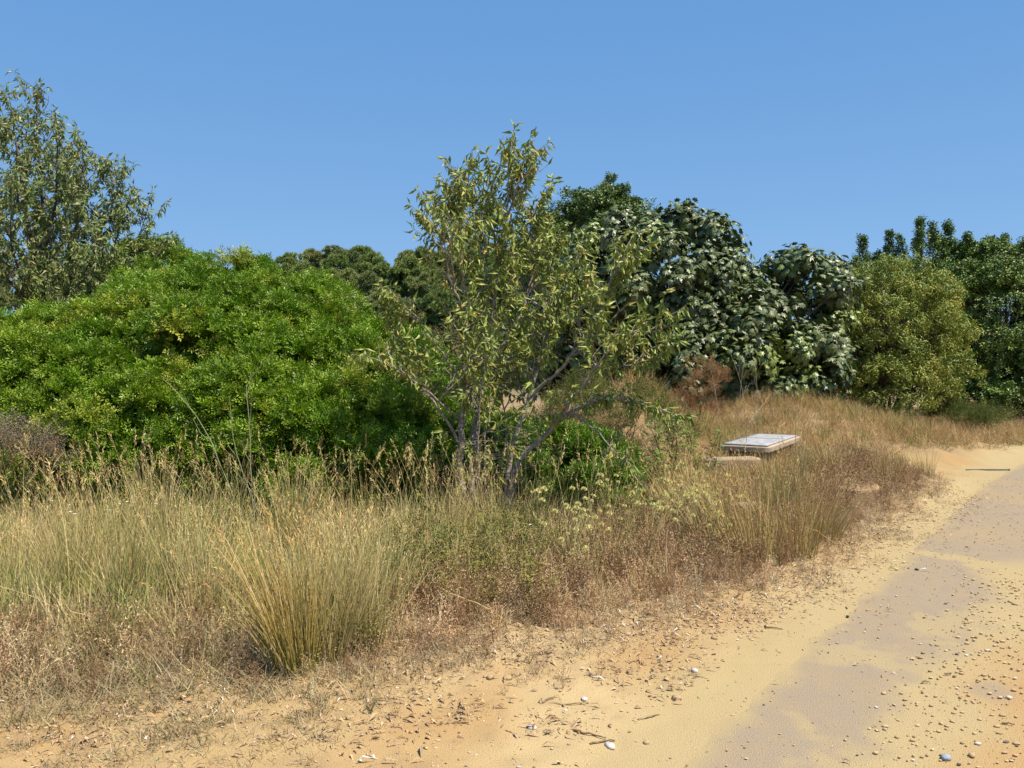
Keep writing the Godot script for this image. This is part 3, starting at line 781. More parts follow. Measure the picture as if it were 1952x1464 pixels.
# ------------------------------------------------------------------ pines on the hill
func make_hill() -> void:
	rng.seed = 201
	var tufts := tuft_pine(3)
	var protos := []
	for k in 4:
		var root := thing("pine_tree", Vector3.ZERO, "", "tree", "pines on the far hill")
		var h := 6.5
		var lobes := []
		for q in 7:
			var an := rf(0.0, TAU)
			lobes.append([Vector3(cos(an) * rf(0.3, 1.7), h * rf(0.32, 0.84), sin(an) * rf(0.3, 1.7)), Vector3(rf(1.0, 1.6), rf(0.8, 1.2), rf(1.0, 1.6))])
		lobes.append([Vector3(0, h * 0.9, 0), Vector3(1.1, 0.9, 1.1)])
		var got := crown(lobes, 90, 0.55, 22, {"a": [Color(0.13, 0.2, 0.055), Color(0.15, 0.22, 0.06), Color(0.2, 0.25, 0.085), Color(0.14, 0.19, 0.07)][k], "b": [Color(0.22, 0.29, 0.075), Color(0.25, 0.31, 0.085), Color(0.32, 0.35, 0.12), Color(0.24, 0.28, 0.1)][k], "size": 1.2, "low": -0.6, "rough": 0.3, "deep": 0.4})
		var mb := MB.new()
		mb.tube(wander([Vector3.DOWN * 0.3, Vector3(rf(-0.3, 0.3), h * 0.4, 0), Vector3(rf(-0.3, 0.3), h * 0.85, 0)], 4, 0.03), [0.17, 0.16, 0.15, 0.14, 0.13, 0.11, 0.09, 0.07, 0.05], 6, Color(0.14, 0.1, 0.075), Color(0.16, 0.11, 0.08))
		limbs(mb, Vector3(0, h * 0.4, 0), got.at, 0.2, 0.06, Color(0.13, 0.1, 0.08))
		part("trunk", mb.mesh(M.bark), root)
		spread("crown", tufts, got.s, root)
		protos.append(root)
	# crown tops as seen above the bush: a ridge row, then lower ones in front
	var spots := [
		[-31.5, 101, 1.0, "on the ridge"], [-28.4, 103, 1.05, "on the ridge"], [-25.4, 104, 1.12, "on the ridge"], [-22.6, 103, 1.18, "on the ridge"], [-19.6, 104, 1.15, "on the ridge"], [-17.2, 100, 1.02, "on the ridge"],
		[-14.2, 106, 1.1, "on the ridge"], [-11.4, 106, 1.16, "on the ridge"], [-8.6, 105, 1.05, "on the ridge"], [-4.2, 103, 1.28, "on the ridge"], [-1.0, 108, 1.2, "on the ridge"], [2.4, 105, 1.1, "on the ridge"], [5.5, 108, 1.1, "on the ridge"],
		[-24.0, 92, 0.95, "below the ridge"], [-19.8, 91, 0.85, "below the ridge"], [-15.6, 88, 0.8, "below the ridge"], [-21.0, 97, 1.0, "below the ridge"], [-12.2, 95, 0.95, "below the ridge"], [-9.2, 90, 0.8, "below the ridge"], [-5.6, 92, 0.9, "below the ridge"], [-2.0, 88, 0.8, "below the ridge"],
		[-17.4, 80, 0.7, "on the lower slope"], [-13.0, 79, 0.72, "on the lower slope"], [-10.0, 76, 0.6, "on the lower slope"], [-7.0, 79, 0.65, "on the lower slope"], [-3.6, 77, 0.6, "on the lower slope"], [1.2, 80, 0.7, "on the lower slope"], [-20.6, 82, 0.7, "on the lower slope"],
		[-53.0, 108, 1.1, "far behind the bush"], [-58.0, 106, 1.1, "far behind the bush"], [-63.0, 108, 1.1, "far behind the bush"], [-69.0, 108, 1.1, "far behind the bush"], [-36.0, 108, 1.0, "far behind the bush"], [-41.0, 112, 0.9, "far behind the bush"], [-47.0, 110, 0.9, "far behind the bush"]]
	var words := {"on the ridge": "dark pine standing in the row along the far ridge", "below the ridge": "round-crowned pine growing just below the far ridge", "on the lower slope": "small olive-green pine on the lower slope of the far hill", "far behind the bush": "distant pine behind the big bush and the tall almond"}
	for k in spots.size():
		var q: Array = spots[k]
		var o: Node3D = protos[k] if k < 4 else protos[k % 4].duplicate()
		if k >= 4:
			o.name = named("pine_tree")
			add_child(o, true)
		o.position = stand(q[0], -q[1])
		o.rotation.y = k * 1.7
		o.scale = Vector3(q[2] * rf(0.92, 1.08), q[2], q[2])
		var nth: int = spots.slice(0, k).filter(func(w): return w[3] == q[3]).size()
		o.set_meta("label", "%s, %s counted from the left" % [words[q[3]], ["first", "second", "third", "fourth", "fifth", "sixth", "seventh", "eighth", "ninth", "tenth", "eleventh", "twelfth", "thirteenth"][nth]])
	# scrub between the pines
	var s := Scatter.new()
	for k in 15000:
		var x := rf(-46.0, 22.0)
		var z := -rf(52.0, 102.0)
		var g := nz.get_noise_2d(x * 0.9, z * 0.9)
		if g < -0.4:
			continue
		var up := rf(0.0, 1.0) * (1.0 + g) * 1.1
		s.put(Transform3D(toward(Vector3.UP + rdir() * 0.5, rf(0, TAU), rf(1.6, 2.6)), stand(x, z) + Vector3.UP * up), vary(Color(0.1, 0.12, 0.035).lerp(Color(0.19, 0.17, 0.07), rf(0, 1)), 0.25))
	var scrub := spread("hillside_scrub", tufts, s, self)
	tag(scrub, "low olive-coloured scrub covering the slope below the pines", "scrub")

# ------------------------------------------------------------------ grasses and herbs
const GOLD := Color(0.46, 0.32, 0.12)
const STRAW := Color(0.5, 0.4, 0.21)
const OLIVE := Color(0.17, 0.165, 0.035)

func seed_head(mb: MB, p: Vector3, d: Vector3, ln: float, c: Color) -> void:
	for k in 7:
		var t := k / 6.0
		mb.leaf2(p + d * ln * t, d + rdir() * 0.5, rdir(), ln * 0.3, 0.0045, 0.1, vary(c, 0.2))

func tussock_mesh(seed_: int, n: int, h: float, spreadr: float, lean: Vector3, low: Color, high: Color, heads: float) -> Array:
	rng.seed = seed_
	var mb := MB.new()
	var hd := MB.new()
	for k in n:
		var an := rf(0.0, TAU)
		var r := sqrt(rf(0.0, 1.0))
		var o := Vector3(cos(an), 0, sin(an)) * spreadr * r + Vector3.DOWN * 0.03
		var out := Vector3(cos(an), 0, sin(an)) * r
		var ln := h * (0.35 + 0.65 * rf(0.0, 1.0) ** 0.7) * (1.0 - 0.15 * r)
		var d := (Vector3.UP + out * rf(0.05, 0.32) + lean * rf(0.2, 1.0) + rdir() * 0.15).normalized()
		var bend := (out * rf(0.02, 0.24) + lean * 0.25 + Vector3.DOWN * rf(0.0, 0.16) + rdir() * 0.11)
		var dry := rf(0.0, 1.0)
		var pale := rf(0.0, 1.0) < 0.16
		var c0 := vary(low.lerp(high, dry * 0.4), 0.35)
		var c1 := vary(low.lerp(high, 0.45 + 0.55 * dry), 0.3)
		if pale:
			c0 = vary(Color(0.45, 0.36, 0.17), 0.2)
			c1 = vary(Color(0.62, 0.5, 0.28), 0.15)
		var tip := mb.blade(o, d, ln, rf(0.0035, 0.007), bend, 5, c0, c1, rf(0.0, TAU))
		if ln > h * 0.72 and rf(0.0, 1.0) < heads:
			seed_head(hd, tip, (d + bend * 2.0).normalized(), rf(0.06, 0.13), vary(high.lerp(Color(0.5, 0.3, 0.13), rf(0.0, 0.7)), 0.15))
	return [mb.mesh(M.straw), hd.mesh(M.straw) if hd.v.size() else null]

func tuft_mesh(seed_: int, n: int, h: float, r0: float, mess: float, width: float) -> ArrayMesh:
	rng.seed = seed_
	var mb := MB.new()
	for k in n:
		var an := rf(0.0, TAU)
		var o := Vector3(cos(an), 0, sin(an)) * r0 * sqrt(rf(0.0, 1.0)) + Vector3.DOWN * 0.01
		var d := (Vector3.UP + rdir() * mess).normalized()
		d.y = absf(d.y) + 0.08
		mb.blade(o, d, h * rf(0.4, 1.0), rf(0.7, 1.2) * width, rdir() * 0.3 * mess + Vector3.DOWN * 0.12, 3, vary(Color(0.9, 0.88, 0.85), 0.35), vary(Color(1.1, 1.1, 1.05), 0.35), rf(0.0, TAU))
	return mb.mesh(M.straw)

func twiggy_mesh(seed_: int, h: float, leaves: bool, m: Material) -> ArrayMesh:
	rng.seed = seed_
	var mb := MB.new()
	for k in 6:
		var an := rf(0.0, TAU)
		var d := (Vector3.UP + Vector3(cos(an), 0, sin(an)) * rf(0.1, 0.5)).normalized()
		var ln := h * rf(0.6, 1.0)
		var bend := rdir() * 0.1
		var c := vary(Color(0.85, 0.8, 0.75), 0.2)
		mb.blade(Vector3.DOWN * 0.01, d, ln, 0.005, bend, 3, c, c, rf(0, TAU))
		for q in 9:
			var t := rf(0.25, 1.0)
			var p := d * ln * t + bend * ln * t * t + Vector3.DOWN * 0.01
			var e := (d * 0.7 + rdir() * 0.8).normalized()
			var l2 := h * rf(0.08, 0.24) * (1.2 - t * 0.6)
			var tip := mb.blade(p, e, l2, 0.003, rdir() * 0.15, 2, c, vary(Color(1, 1, 1), 0.2), rf(0, TAU))
			if leaves:
				for w in 5:
					mb.leaf2(p.lerp(tip, rf(0.1, 1.0)), e * 0.4 + rdir(), rdir() + Vector3.UP, h * rf(0.045, 0.085), h * 0.018, 0.15, vary(Color(1.2, 1.25, 1.0), 0.2))
			else:
				for w in 2:
					mb.leaf2(tip, e + rdir() * 0.9, rdir(), h * 0.05, h * 0.022, 0.1, vary(Color(1.15, 1.1, 1.0), 0.25))
	return mb.mesh(m)

func belt(a: float, s: float) -> float:   # metres inside the grass
	return edge(s) - a

func make_grass() -> void:
	# --- tussocks one can tell apart
	var kinds := [
		tussock_mesh(301, 330, 0.98, 0.12, Vector3(-0.2, 0, 0.0), Color(0.15, 0.15, 0.022), Color(0.5, 0.345, 0.11), 0.8),
		tussock_mesh(302, 330, 0.9, 0.14, Vector3(0.05, 0, 0), Color(0.23, 0.22, 0.055), Color(0.54, 0.44, 0.21), 0.45),
		tussock_mesh(303, 260, 0.85, 0.16, Vector3(0.1, 0, 0.05), Color(0.15, 0.19, 0.04), Color(0.43, 0.38, 0.15), 0.35),
		tussock_mesh(304, 190, 0.85, 0.2, Vector3(-0.15, 0, 0), Color(0.21, 0.19, 0.04), Color(0.56, 0.41, 0.17), 0.6),
		tussock_mesh(305, 170, 0.78, 0.18, Vector3(0.25, 0, 0), Color(0.24, 0.21, 0.05), Color(0.56, 0.43, 0.19), 0.6)]
	var clumps := [
		[-1.17, -4.30, 0, 1.0, 0.0, "tall golden-topped grass tussock leaning left at the edge of the sand"],
		[-1.03, -4.48, 1, 0.98, 0.4, "pale upright grass tussock just right of the golden leaning one"],
		[-0.87, -4.62, 1, 0.92, 2.0, "pale grass tussock beside the olive leafy herbs in the verge"],
		[-1.16, -4.70, 2, 1.0, 1.0, "greenish grass tussock standing behind the two front tussocks"],
		[-0.86, -5.14, 2, 0.95, 3.0, "bluish-green grass tussock behind the pale front tussock"],
		[-2.58, -5.35, 2, 1.0, 0.5, "green grass tussock in the left part of the verge"],
		[-2.32, -5.47, 2, 1.0, 2.5, "fresh green grass tussock below the bare fennel stalks"],
		[-1.97, -5.14, 1, 0.85, 1.7, "straw-coloured tussock left of the golden leaning tussock"],
		[-3.17, -5.72, 1, 0.95, 4.0, "pale grass tussock near the left edge of the verge"],
		[-3.59, -5.85, 4, 0.95, 1.0, "arching dry tussock at the left edge of the picture"],
		[2.04, -6.71, 3, 1.15, 0.2, "large olive and gold tussock on the right near the asphalt"],
		[2.45, -6.99, 3, 1.15, 0.9, "tall fanned-out tussock below the concrete chamber"],
		[1.83, -7.09, 4, 1.1, 2.9, "tussock with leaning golden stalks beside the yellow flowers"],
		[1.78, -8.39, 4, 1.15, 3.2, "arching golden tussock behind the yellow flowers"],
		[2.97, -7.62, 4, 0.95, 5.0, "olive grass tussock right of the fanned-out one"],
		[2.77, -8.39, 2, 1.0, 0.3, "green-based tussock between the chamber and the road"],
		[4.81, -10.27, 3, 0.8, 1.3, "small olive tussock next to the half-buried stone block"],
		[5.29, -10.71, 4, 0.7, 2.2, "last small tussock before the sandy pull-in"],
		[5.66, -10.94, 3, 0.6, 5.2, "thin tussock at the corner of the sandy pull-in"],
		[-0.23, -7.62, 4, 0.95, 2.6, "arching dry tussock in front of the young almond trunk"],
		[-0.56, -7.40, 3, 0.8, 3.9, "golden tussock left of the almond trunk"],
		[2.48, -10.85, 4, 0.75, 0.6, "straw tussock in front of the left end of the chamber footing"],
		[2.97, -10.57, 3, 0.72, 1.6, "straw tussock hiding the foot of the concrete footing"],
		[3.55, -10.85, 3, 0.75, 2.6, "olive tussock right in front of the chamber's near corner"],
		[4.10, -11.18, 2, 0.7, 0.9, "green tussock at the foot of the dark dry stalks"],
		[4.50, -11.18, 3, 0.75, 4.4, "golden tussock right of the chamber"],
		[5.10, -11.70, 4, 0.7, 0.1, "dry tussock behind the half-buried stone block"],
		[-3.14, -7.09, 1, 1.05, 2.2, "pale tussock at the foot of the big bush left of the fennel stalks"],
		[-2.62, -7.19, 2, 1.05, 1.2, "green tussock at the foot of the fennel stalks"],
		[-1.99, -7.29, 1, 1.0, 5.1, "straw tussock in front of the bush right of the fennel stalks"],
		[-1.39, -7.40, 3, 0.95, 0.4, "golden tussock before the right end of the big bush"],
		[-3.80, -7.19, 4, 1.05, 3.3, "arching tussock in front of the left half of the big bush"]]
	for q in clumps:
		var p := stand(q[0], q[1])
		var t := thing("grass_tussock", p, q[5], "grass", "tall grass tussocks in the verge")
		t.rotation.y = q[4] if q[2] != 0 else 0.0
		t.scale = Vector3.ONE * q[3]
		part("blades", kinds[q[2]][0], t).set_meta("kind", "stuff")
		if kinds[q[2]][1]:
			part("seed_heads", kinds[q[2]][1], t).set_meta("kind", "stuff")
	# --- tall mixed grass through the verge
	var tall := [tuft_mesh(311, 20, 0.62, 0.1, 0.45, 0.0055), tuft_mesh(312, 18, 0.5, 0.12, 0.8, 0.006)]
	var head := [Scatter.new(), Scatter.new()]
	rng.seed = 310
	for k in 15000:
		var x := rf(-6.5, 9.0)
		var z := -rf(3.8, 17.0)
		var a := across(x, z)
		var s := along(x, z)
		var b := belt(a, s)
		if b < 0.0 or s > 16.0:
			continue
		var keep := smooth(0.0, 0.9, b) * (0.65 if x < 3.0 else 0.9)
		if x < 2.0 and z < -9.2:
			keep *= 0.25
		if rf(0, 1) > keep:
			continue
		var left := smooth(0.8, -0.8, x + nz.get_noise_2d(x * 4.0, z * 4.0) * 1.5)
		var tone := Color(0.36, 0.24, 0.1).lerp(Color(0.3, 0.28, 0.09), left * rf(0.3, 1.0))
		tone = tone.lerp(Color(0.56, 0.45, 0.25), rf(0.0, 0.8))
		if x > 2.0:
			tone = tone.lerp(Color(0.4, 0.26, 0.1), rf(0.3, 0.9))
		var g := nz.get_noise_2d(x * 5.0 + 30.0, z * 5.0)
		if g > -0.02:
			tone = tone.lerp(Color(0.17, 0.215, 0.045), smooth(-0.02, 0.35, g) * 0.8)
		head[k % 2].put(Transform3D(toward(Vector3.UP + rdir() * 0.25, rf(0, TAU), rf(0.6, 1.15) * lerpf(0.55, 1.0, smooth(0.1, 1.3, b)) * (0.8 if x > 2.5 else 1.0)), stand(x, z)), vary(tone * 1.2, 0.25))
	for k in 2:
		tag(spread("dry_grass", tall[k], head[k], self), ["tangled straw and olive grass filling the verge between the tussocks", "messy bent dry grass mixed through the verge"][k], "grass")
	# --- brown twiggy dead herbs along the front of the verge
	var dead := [twiggy_mesh(321, 0.42, false, M.straw), twiggy_mesh(322, 0.3, false, M.straw)]
	head = [Scatter.new(), Scatter.new()]
	rng.seed = 320
	for k in 9000:
		var s := rf(-3.5, 10.0)
		var b := rf(-0.25, 2.2)
		var a := edge(s) - b
		var x := 0.70 + 0.80 * a + 0.597 * s
		var z := -3.29 + 0.597 * a - 0.80 * s
		if z > -3.4:
			continue
		var right := smooth(-1.2, -0.2, x)
		var keep := lerpf(0.3, 0.6, right) * smooth(-0.22, 0.25, b + nz.get_noise_2d(x * 6.0, z * 6.0) * 0.3) * smooth(2.2, 0.9, b)
		if rf(0, 1) > keep:
			continue
		var tone := Color(0.3, 0.185, 0.1).lerp(Color(0.2, 0.12, 0.065), rf(0.0, 1.0)) if k % 2 == 0 else Color(0.42, 0.3, 0.17).lerp(Color(0.58, 0.46, 0.29), rf(0, 1))
		head[k % 2].put(Transform3D(toward(Vector3.UP + rdir() * 0.3, rf(0, TAU), rf(0.35, 1.0) * lerpf(0.5, 1.0, smooth(-0.1, 0.6, b))), stand(x, z)), vary(tone * 1.15, 0.3))
	for k in 2:
		tag(spread("dead_herbs", dead[k], head[k], self), ["reddish-brown dead twiggy herbs along the front of the verge", "brittle brown herb stems with seed husks near the sand"][k], "herbs")
	# --- short dead grass and straw litter on the sand
	var short := [tuft_mesh(331, 14, 0.14, 0.06, 0.9, 0.0042), tuft_mesh(332, 12, 0.1, 0.08, 1.8, 0.0042)]
	head = [Scatter.new(), Scatter.new()]
	rng.seed = 330
	for k in 52000:
		var x := rf(-4.6, 6.5)
		var z := -rf(2.9, 11.0)
		var a := across(x, z)
		var s := along(x, z)
		var b := belt(a, s)
		if b < -1.7 or b > 2.4:
			continue
		var left := smooth(0.2, -1.6, x)
		var keep := smooth(-0.4 - 1.2 * left, 0.25, b + nz.get_noise_2d(x * 5.0, z * 5.0) * 0.7) * lerpf(0.5, 0.85, left)
		if rf(0, 1) > keep:
			continue
		var tone := Color(0.5, 0.4, 0.25).lerp(Color(0.34, 0.24, 0.14), rf(0, 1)).lerp(Color(0.3, 0.29, 0.13), left * rf(0.0, 0.7)).lerp(Color(0.2, 0.15, 0.09), rf(0.0, 0.5))
		head[k % 2].put(Transform3D(toward(Vector3.UP + rdir() * 0.3, rf(0, TAU), rf(0.6, 1.3) * lerpf(0.8, 1.5, left * smooth(-0.5, 0.6, b))), stand(x, z)), vary(tone, 0.22))
	for k in 2:
		tag(spread("short_dry_grass", short[k], head[k], self), ["short withered grass thinning out over the sand", "flattened straw lying between the grass and the sand"][k], "grass")
	# --- dry grass on the mounds at the right
	var mound := [tuft_mesh(341, 24, 0.34, 0.14, 0.9, 0.005), tuft_mesh(342, 22, 0.28, 0.16, 1.5, 0.005)]
	head = [Scatter.new(), Scatter.new()]
	rng.seed = 340
	for k in 13000:
		var x := rf(-1.5, 17.0)
		var z := -rf(10.0, 23.0)
		var a := across(x, z)
		var s := along(x, z)
		if belt(a, s) < 0.05:
			continue
		var lx := (x - 4.1) * 0.855 + (z + 13.1) * 0.518
		var lz := -(x - 4.1) * 0.518 + (z + 13.1) * 0.855
		if absf(lx) < 0.42 and absf(lz) < 1.16:
			continue
		if rf(0, 1) > smooth(0.0, 0.6, belt(a, s)) * 0.95:
			continue
		var tone := Color(0.6, 0.44, 0.23).lerp(Color(0.4, 0.25, 0.105), rf(0, 1))
		var g := nz.get_noise_2d(x * 2.5, z * 2.5 + 60.0)
		tone = tone.lerp(Color(0.22, 0.2, 0.06), smooth(0.0, 0.35, g) * 0.6)
		head[k % 2].put(Transform3D(toward(Vector3.UP + rdir() * 0.35, rf(0, TAU), rf(0.7, 1.3)), stand(x, z)), vary(tone, 0.3))
	for k in 2:
		tag(spread("mound_grass", mound[k], head[k], self), ["tan dry grass covering the low mound in front of the fig tree", "matted tan grass lying on the mound and under the trees"][k], "grass")

func make_strays() -> void:
	# thin culms with seed heads rising above the grass before the bush
	var mb := MB.new()
	rng.seed = 501
	var tip := mb.blade(Vector3.DOWN * 0.02, Vector3(0.05, 1, 0.02), 0.95, 0.005, Vector3(0.16, -0.05, 0.03), 7, Color(0.75, 0.8, 0.6), Color(1, 1, 1), 0.6)
	for k in 14:
		mb.leaf2(tip + Vector3(-0.02, -0.06, 0) * (k / 14.0) * 2.0, Vector3(0.5, 0.8, 0) + rdir() * 0.5, rdir(), 0.035, 0.006, 0.1, vary(Color(1.05, 0.95, 0.8), 0.2))
	var culm := mb.mesh(M.straw)
	var s := Scatter.new()
	for k in 3000:
		var x := rf(-6.0, 6.5)
		var z := -rf(4.6, 9.4)
		var b := belt(across(x, z), along(x, z))
		if b < 0.5 or rf(0, 1) > smooth(0.4, 1.8, b) * (0.45 if x > 1.5 else 0.8):
			continue
		s.put(Transform3D(toward(Vector3.UP + rdir() * 0.35, rf(0, TAU), rf(0.6, 1.15)), stand(x, z)), vary(Color(0.56, 0.44, 0.23).lerp(Color(0.3, 0.3, 0.1), rf(0.0, 0.8)), 0.2))
	tag(spread("grass_culms", culm, s, self), "thin seed-bearing grass stalks rising above the verge", "grass")
	# single bent stalks lying across the grass
	for q in [[-2.66, -5.03, 0.62, 2.5, "long yellow straw slanting across the grass at the left"], [-2.07, -4.66, 0.5, 2.7, "yellow straw slanting down towards the golden tussock"], [-2.80, -4.66, 0.5, 0.4, "pale straw leaning over the withered grass at the left edge"], [-2.37, -5.59, 0.45, 0.9, "straw leaning into the golden tussock"], [-0.00, -5.03, 0.45, 2.6, "pale straw slanting across the olive herbs"], [0.38, -5.59, 0.5, 2.5, "straw lying across the dead herbs in the middle"], [0.80, -5.99, 0.42, 0.6, "straw leaning right among the yellow flowers"], [1.33, -6.45, 0.4, 2.4, "straw crossing the flower patch"], [3.03, -7.40, 0.4, 2.6, "straw slanting over the dead herbs near the stone block"], [-0.54, -5.24, 0.4, 2.9, "straw bent low below the olive herbs"], [0.12, -5.24, 0.35, 0.3, "straw leaning left over the dead herbs"]]:
		var foot := stand(q[0], q[1])
		var m2 := MB.new()
		var d := Vector3(cos(q[3]), 0.55, 0.25 * sin(q[3] * 3.0))
		var pts := wander([Vector3.DOWN * 0.02, d * q[2] * 0.55, d * q[2] + Vector3.DOWN * 0.08 * q[2]], 4, 0.004)
		m2.tube(pts, range(pts.size()).map(func(w): return lerpf(0.0042, 0.0018, float(w) / (pts.size() - 1))), 5, Color(0.5, 0.36, 0.13), Color(0.62, 0.48, 0.22))
		seed_head(m2, pts[-1], d.normalized(), 0.08, Color(0.6, 0.45, 0.22))
		var o := part("bent_straw", m2.mesh(M.straw), self)
		o.position = foot
		tag(o, q[4], "straw", "single bent straws")
	# small white flowers at the foot of the bush
	rng.seed = 520
	var fl := MB.new()
	for k in 8:
		var an := TAU * k / 8.0
		fl.leaf2(Vector3.ZERO, Vector3(cos(an), 0.35, sin(an)), Vector3.UP, 0.014, 0.009, 0.1, Color(0.7, 0.68, 0.64))
	var fm := fl.mesh(M.petal)
	for q in [[-3.50, -5.99], [-3.18, -5.59], [-3.26, -5.88], [-3.09, -5.35], [-2.96, -5.47], [-2.98, -5.72], [-2.74, -5.41], [-2.79, -5.85], [-2.61, -5.59], [0.21, -5.59], [1.55, -6.37], [-2.72, -5.53]]:
		var t := thing("white_flower", stand(q[0], q[1]), "small white flower on a thin stem at the foot of the big bush" if q[0] < -1.0 else ("single white flower beside the olive herbs" if q[0] < 0.8 else "single white flower beside the right-hand tussocks"), "flower", "small white flowers")
		var sm := MB.new()
		var top := sm.blade(Vector3.DOWN * 0.02, Vector3.UP + rdir() * 0.15, rf(0.5, 0.72), 0.004, rdir() * 0.1, 4, Color(0.2, 0.2, 0.08), Color(0.24, 0.26, 0.1), rf(0, TAU))
		part("stem", sm.mesh(M.herb), t)
		part("flower_head", fm, t).position = top

func make_plants() -> void:
	# --- olive leafy herbs
	var leafy_herb := [twiggy_mesh(351, 0.62, true, M.herb), twiggy_mesh(352, 0.55, true, M.herb), twiggy_mesh(353, 0.58, true, M.herb)]
	rng.seed = 350
	var spots := []
	for k in 42:
		spots.append([rf(-0.95, 0.35), rf(-7.0, -5.1), 0])
	for k in 14:
		spots.append([rf(-1.2, -0.68), rf(-5.7, -4.45), 1])
	for k in 12:
		spots.append([rf(0.45, 1.7), rf(-7.8, -6.0), 2])
	var said := ["upright olive-green leafy herb in the patch below the young almond", "small yellowish leafy herb between the pale tussocks", "brown-stemmed leafy herb among the pale yellow flowers"]
	for q in spots:
		var t := thing("leafy_herb", stand(q[0], q[1]), said[q[2]], "herb", ["olive herbs below the almond", "herbs between the tussocks", "herbs among the flowers"][q[2]])
		t.rotation.y = rf(0, TAU)
		t.scale = Vector3.ONE * rf(0.6, 1.0) * (0.65 if q[2] == 1 else 1.0)
		var s := MeshInstance3D.new()
		s.name = "stems"
		s.mesh = leafy_herb[rng.randi() % 3]
		var m: StandardMaterial3D = M["herb_tone_%d" % (rng.randi() % 3 if q[2] < 2 else 3)]
		s.material_override = m
		t.add_child(s, true)
	# --- pale yellow flowers
	rng.seed = 360
	var flower := MB.new()
	for k in 20:
		var an := k * 2.4
		var tilt := sqrt(k / 20.0) * 1.5
		var d := Vector3(sin(tilt) * cos(an), cos(tilt), sin(tilt) * sin(an))
		flower.leaf2(d * 0.006, d + rdir() * 0.2, Vector3(-d.z, 0.3, d.x), 0.013, 0.011, 0.1, vary(Color(0.68, 0.62, 0.26), 0.12))
	var flower_mesh := flower.mesh(M.petal)
	var stalk := []
	var tips := []
	for v in 4:
		var mb := MB.new()
		var ends := []
		for k in 3:
			var an := rf(0, TAU)
			var d := (Vector3.UP + Vector3(cos(an), 0, sin(an)) * rf(0.15, 0.45)).normalized()
			ends.append(mb.blade(Vector3.DOWN * 0.02, d, rf(0.42, 0.6), 0.004, rdir() * 0.12, 4, Color(0.2, 0.17, 0.07), Color(0.26, 0.26, 0.1), rf(0, TAU)))
			for q in 5:
				var p: Vector3 = ends[-1] * rf(0.3, 0.9)
				mb.leaf2(p, rdir() + Vector3.UP * 0.4, rdir(), 0.035, 0.006, 0.1, Color(0.17, 0.17, 0.06))
		stalk.append(mb.mesh(M.herb))
		tips.append(ends)
	for k in 46:
		var x := rf(0.35, 2.05)
		var z := -6.3 - (x - 0.35) * 0.9 + rf(-0.8, 0.9)
		var t := thing("yellow_flower", stand(x, z), "pale yellow flower heads on thin stems between the young almond and the right-hand tussocks", "flower", "pale yellow flowers in the verge")
		t.rotation.y = rf(0, TAU)
		t.scale = Vector3.ONE * rf(0.95, 1.3)
		var v := rng.randi() % 4
		part("stem", stalk[v], t)
		for e in tips[v]:
			var f := part("flower_head", flower_mesh, t)
			f.position = e
			f.scale = Vector3.ONE * rf(1.0, 1.7)
	# --- bare fennel stalks before the bush
	rng.seed = 370
	for q in [
		[[Vector3(-2.332, 0.222, -7.000), Vector3(-2.536, 0.730, -7.000), Vector3(-2.739, 1.191, -7.000), Vector3(-3.048, 1.549, -7.000)], "bare fennel stalk bending left across the green bush", [0.45, 0.6, 0.75]],
		[[Vector3(-2.231, 0.242, -6.900), Vector3(-2.259, 0.743, -6.900), Vector3(-2.265, 1.197, -6.900), Vector3(-2.290, 1.492, -6.900), Vector3(-2.053, 1.777, -6.900)], "tall bare fennel stalk with forked top against the bush", [0.3, 0.45, 0.6, 0.75]],
		[[Vector3(-2.256, 0.228, -7.200), Vector3(-2.465, 0.798, -7.200), Vector3(-2.534, 1.177, -7.200), Vector3(-2.546, 1.390, -7.200)], "thin bare fennel stalk left of the forked one", [0.4, 0.6]],
		[[Vector3(3.406, -0.246, -9.600), Vector3(3.408, 0.388, -9.600), Vector3(3.411, 0.894, -9.600), Vector3(3.402, 1.209, -9.600)], "dark upright dry stalk in front of the concrete chamber", [0.5, 0.7]],
		[[Vector3(3.574, -0.285, -9.800), Vector3(3.582, 0.362, -9.800), Vector3(3.630, 0.878, -9.800), Vector3(3.705, 1.168, -9.800)], "second dark dry stalk beside the corner of the chamber", [0.5, 0.7, 0.85]],
		[[Vector3(4.139, 0.811, -14.200), Vector3(4.061, 1.371, -14.200), Vector3(3.900, 1.836, -14.200), Vector3(3.805, 2.022, -14.200)], "pale leafless stem leaning left before the fig tree", [0.3, 0.5, 0.7]],
		[[Vector3(4.083, 0.799, -14.400), Vector3(4.136, 1.461, -14.400), Vector3(4.209, 1.933, -14.400)], "pale leafless stem standing upright before the fig tree", [0.3, 0.5, 0.7]],
		[[Vector3(4.402, 0.805, -14.300), Vector3(4.371, 1.369, -14.300), Vector3(4.331, 1.744, -14.300), Vector3(4.273, 1.950, -14.300)], "pale forked leafless stem right of the upright one", [0.3, 0.45, 0.6, 0.8]],
		[[Vector3(3.640, 0.731, -14.000), Vector3(3.545, 1.283, -14.000), Vector3(3.460, 1.742, -14.000)], "thin leafless stem by the rust-brown dock plant", [0.4, 0.6]],
		[[Vector3(3.715, 0.699, -12.600), Vector3(3.999, 1.020, -12.800), Vector3(4.213, 1.224, -13.000)], "pale dead branch slanting up behind the chamber", [0.5, 0.8]]]:
		var foot: Vector3 = q[0][0]
		foot.y = land(foot.x, foot.z) - 0.02
		var t := thing("dry_stalk", foot, q[1], "stalk", "bare stalks")
		var pts := wander([Vector3.ZERO] + q[0].slice(0 if q[0][0].y > foot.y + 0.15 else 1).map(func(p): return p - foot), 4, 0.006)
		var mb := MB.new()
		var rads := []
		for k in pts.size():
			rads.append(lerpf(0.0065, 0.0022, float(k) / (pts.size() - 1)))
